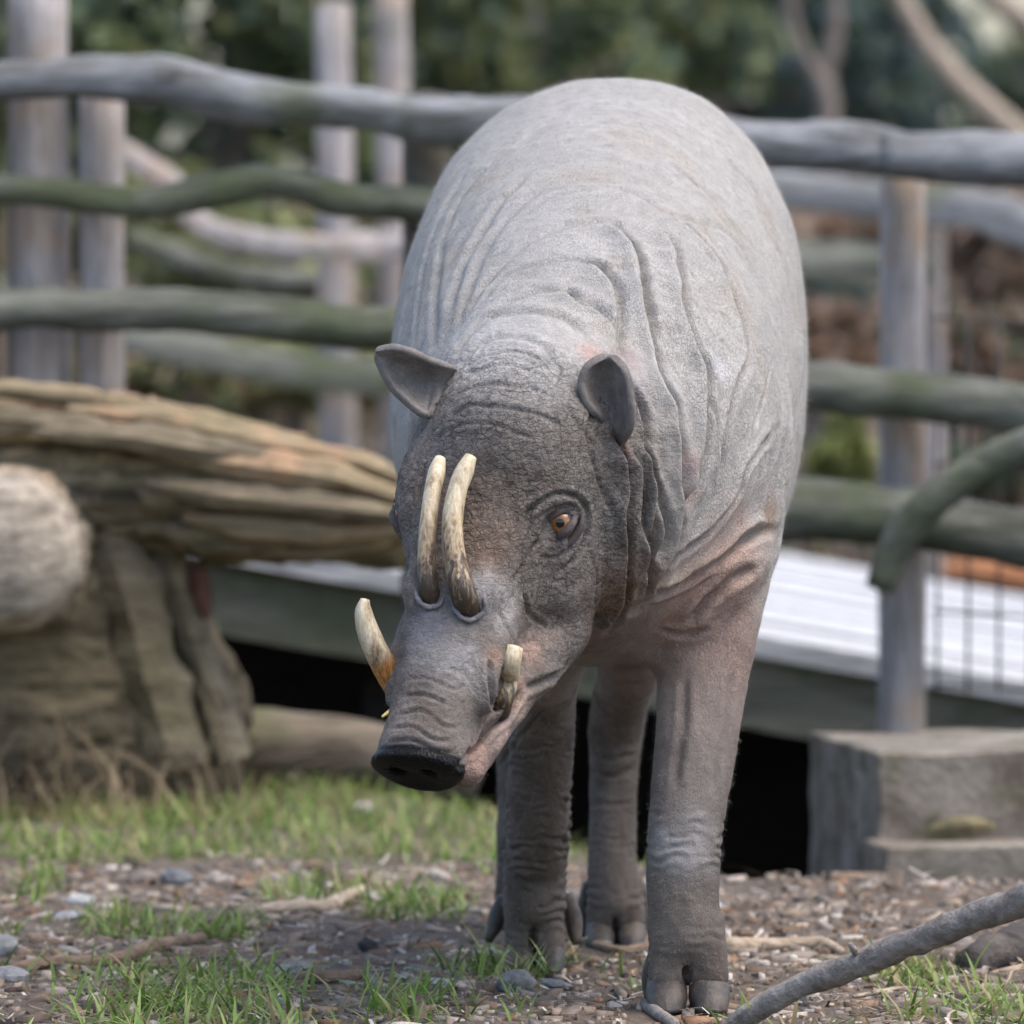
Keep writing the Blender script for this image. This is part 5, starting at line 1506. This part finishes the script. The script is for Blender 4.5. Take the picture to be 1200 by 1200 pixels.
    for s in (1, -1):
        o = link_mesh('eye', eme)
        gaze = Vector((-.05, -1, -.03)).normalized()
        o.location = cen0 if s > 0 else cen1
        g2 = gaze if s > 0 else refl(gaze)
        o.rotation_euler = g2.to_track_quat('Z', 'Y').to_euler()
        add(o)
        for pts, rad in lids:
            p3 = []
            for (x, y) in pts:
                q3 = on_ball(x, y, 1.06, .001)
                if s < 0: q3 = cen1 + refl(q3 - cen0)
                p3.append(q3)
            Vt, Ft = tube(p3, [S(r_, 6.9) for r_ in rad], 12, .15, 220, sub=5)
            e = obj_vf('eyelid', Vt, Ft, lidm, root); e.location = -Vector(root.location)
    # --- tusks
    up_mat = ivory_material('upper_ivory', (.24, .15, .075), .32, False)
    lo_mat = ivory_material('lower_ivory', (.17, .10, .05), .34, True)
    def tusk(pts, rad, mat, lab, wob=.05, seed=0., jag=0):
        sub = 7
        Vt, Ft = tube(pts, rad, 16, wob, 60, seed, sub=sub)
        o = obj_vf('tusk', Vt, Ft, mat); along_attr(o, sub * (len(pts) - 1) + 1, 16, 2)
        o['label'] = lab
        o.parent = root; o.location = -Vector(root.location)
        return o
    def dp(px, py, off, fall):
        d = depth(px, py)
        return W(px, py, (d if d else fall) + off)
    dR = depth(552, 712) or 6.83
    tusk([dp(556, 722, .014, 6.83), dp(543, 695, -.004, 6.83), dp(533, 655, -.020, 6.84), dp(530, 615, -.030, 6.85), dp(536, 575, -.030, 6.87), dp(546, 548, -.024, 6.89), dp(552, 535, -.020, 6.9)],
         [S(x, 6.85) for x in (15.5, 15, 13.5, 12.5, 11.5, 10.5, 7)], up_mat, 'thick upper tusk stained brown at its root')
    tusk([dp(510, 712, .012, 6.83), dp(503, 690, -.002, 6.83), dp(500, 652, -.018, 6.84), dp(502, 614, -.030, 6.85), dp(507, 576, -.032, 6.87), dp(513, 548, -.026, 6.89), dp(516, 537, -.022, 6.9)],
         [S(x, 6.85) for x in (11.5, 11.5, 11, 10.5, 10, 9.5, 6.5)], up_mat, 'slimmer pale upper tusk', seed=4.)
    tusk([W(484, 838, 6.835), W(468, 812, 6.83), W(450, 780, 6.825), W(436, 752, 6.82), W(428, 728, 6.82), W(426, 714, 6.82), W(428, 702, 6.82)],
         [S(x, 6.82) for x in (12, 14, 15, 14, 12, 9.5, 5)], lo_mat, 'lower tusk curving out of the far lip, orange at its root', .07, 7.)
    tusk([dp(586, 845, .008, 6.83), dp(590, 820, .000, 6.83), dp(595, 795, -.006, 6.83), dp(599, 773, -.008, 6.84), dp(602, 759, -.007, 6.84)],
         [S(x, 6.83) for x in (9, 12, 13, 12.5, 11)], ivory_material('worn_ivory', (.22, .15, .065), .34, False), 'short broken lower tusk', .14, 11.)
    collar = flat_hide('collar_hide', (.155, .145, .15), rough=.6)
    for ring_, dd_ in (([(528, 700), (534, 716), (546, 726), (560, 724), (568, 712), (566, 700)], -.002), ([(487, 690), (490, 703), (500, 711), (514, 709), (520, 700)], -.002)):
        p3 = [dp(x, y, dd_, 6.83) for x, y in ring_]
        Vt, Ft = tube(p3, [S(r_, 6.83) for r_ in ([1.2] + [2.9] * (len(p3) - 2) + [1.2])], 10, 1.1, 210, sub=8)
        o = obj_vf('tusk_collar', Vt, Ft, collar, root); o.location = -Vector(root.location)
    # --- hooves
    hoofm = flat_hide('hoof_horn', (.085, .074, .066), rough=.5)
    hb_ = NT('hoof_blotch'); co = hb_.coord()
    st_ = hb_.noise(hb_.coord((1, 1, .35)), 120, 5, .7); b2_ = hb_.noise(co, 45, 5, .65)
    c_ = hb_.mix(hb_.ramp(b2_, [(.38, 0.0), (.62, 1.0)]), (.028, .025, .026), (.085, .066, .050))
    c_ = hb_.mix(hb_.ramp(st_, [(.60, 0.0), (.72, .6)]), c_, (.15, .13, .115))
    hoofm = hb_.out(c_, hb_.bump(st_, .6, .003), .5, .35)
    for p, r in A['hooves']:
        Vt = []; nu, nv = 24, 14
        hgt = r * 2.6
        for j in range(nv + 1):
            f = j / nv                       # 0 at the ground, 1 at the top
            zz = .001 + hgt * f
            sh = math.sqrt(max(1 - (max(0, f - .12) / .90) ** 2.2, 0))
            wx = r * (.88 + .14 * min(f / .25, 1)) * sh
            ln_ = .033 * (.88 + .12 * min(f / .2, 1)) * (sh * .7 + .3 * (1 - f))
            yc = .020 + .034 * f
            for i in range(nu):
                th = 2 * math.pi * i / nu
                cx, sy = math.cos(th), math.sin(th)
                Vt.append((p[0] + wx * math.copysign(abs(cx) ** .8, cx), p[1] + yc + ln_ * math.copysign(abs(sy) ** .9, sy), zz))
        Ft = [(j * nu + i, j * nu + (i + 1) % nu, (j + 1) * nu + (i + 1) % nu, (j + 1) * nu + i) for j in range(nv) for i in range(nu)]
        me = bpy.data.meshes.new('hoof'); me.from_pydata(Vt, [], Ft + [tuple(range(nu))[::-1], tuple(nv * nu + i for i in range(nu))]); me.update()
        me.polygons.foreach_set('use_smooth', np.ones(len(me.polygons), bool)); me.materials.append(hoofm)
        o = link_mesh('hoof', me, root); o.location = -Vector(root.location)
    for pts, rad in (([(592, 1052, 7.43), (582, 1078, 7.432), (572, 1103, 7.425)], (9, 11, 5)), ([(664, 1048, 7.43), (672, 1080, 7.432), (676, 1106, 7.425)], (8, 11, 6)),
                     ([(690, 1035, 7.70), (684, 1070, 7.705), (683, 1098, 7.70)], (7, 9, 5)), ([(748, 1035, 7.70), (755, 1062, 7.705), (758, 1090, 7.70)], (7, 9, 5)),
                     ([(768, 1115, 7.06), (761, 1145, 7.065), (760, 1172, 7.06)], (8, 9, 5))):
        Vt, Ft = tube([W(*p) for p in pts], [S(x, 7.4) for x in rad], 10, .1, 60)
        o = obj_vf('dewclaw', Vt, Ft, hoofm, root); o.location = -Vector(root.location)
    # --- short bristles over the hide
    hr = np.random.default_rng(3)
    Vb, Nb = A['V'], vnormals(A['V'], A['F'])
    cnt = 100000
    wgt = (1 - .75 * A['headw']) * (1 - A['masks'][:, 3])
    pick = hr.choice(len(Vb), cnt, p=wgt / wgt.sum())
    p = Vb[pick] + hr.normal(size=(cnt, 3)) * .0008; n = Nb[pick]
    lay = np.array((0.0, .55, -.75)) + hr.normal(size=(cnt, 3)) * .35
    lay -= n * (lay * n).sum(1)[:, None]
    dirn = n * .55 + lay * .6; dirn /= np.linalg.norm(dirn, axis=1)[:, None]
    ln_ = hr.uniform(.0025, .0065, cnt)[:, None]
    sidev = np.cross(dirn, hr.normal(size=(cnt, 3))); sidev /= np.linalg.norm(sidev, axis=1)[:, None]
    w = .00007
    T = np.stack([p - sidev * w, p + sidev * w, p + dirn * ln_], 1).reshape(-1, 3)
    hm = NT('bristle').out((.34, .31, .28), None, .6, .3)
    hair = mesh_np('bristles', T, np.arange(cnt * 3).reshape(-1, 3), hm, smooth=False)
    hair['kind'] = 'stuff'
    hair.parent = root; hair.location = -Vector(root.location)
    # --- a straw caught at the lip
    return root, A
build_ground()
build_litter()
build_grass()
build_log()
build_fences()
build_ramp()
build_plants()
build_small()
babirusa, ANIM = make_babirusa(0.004)
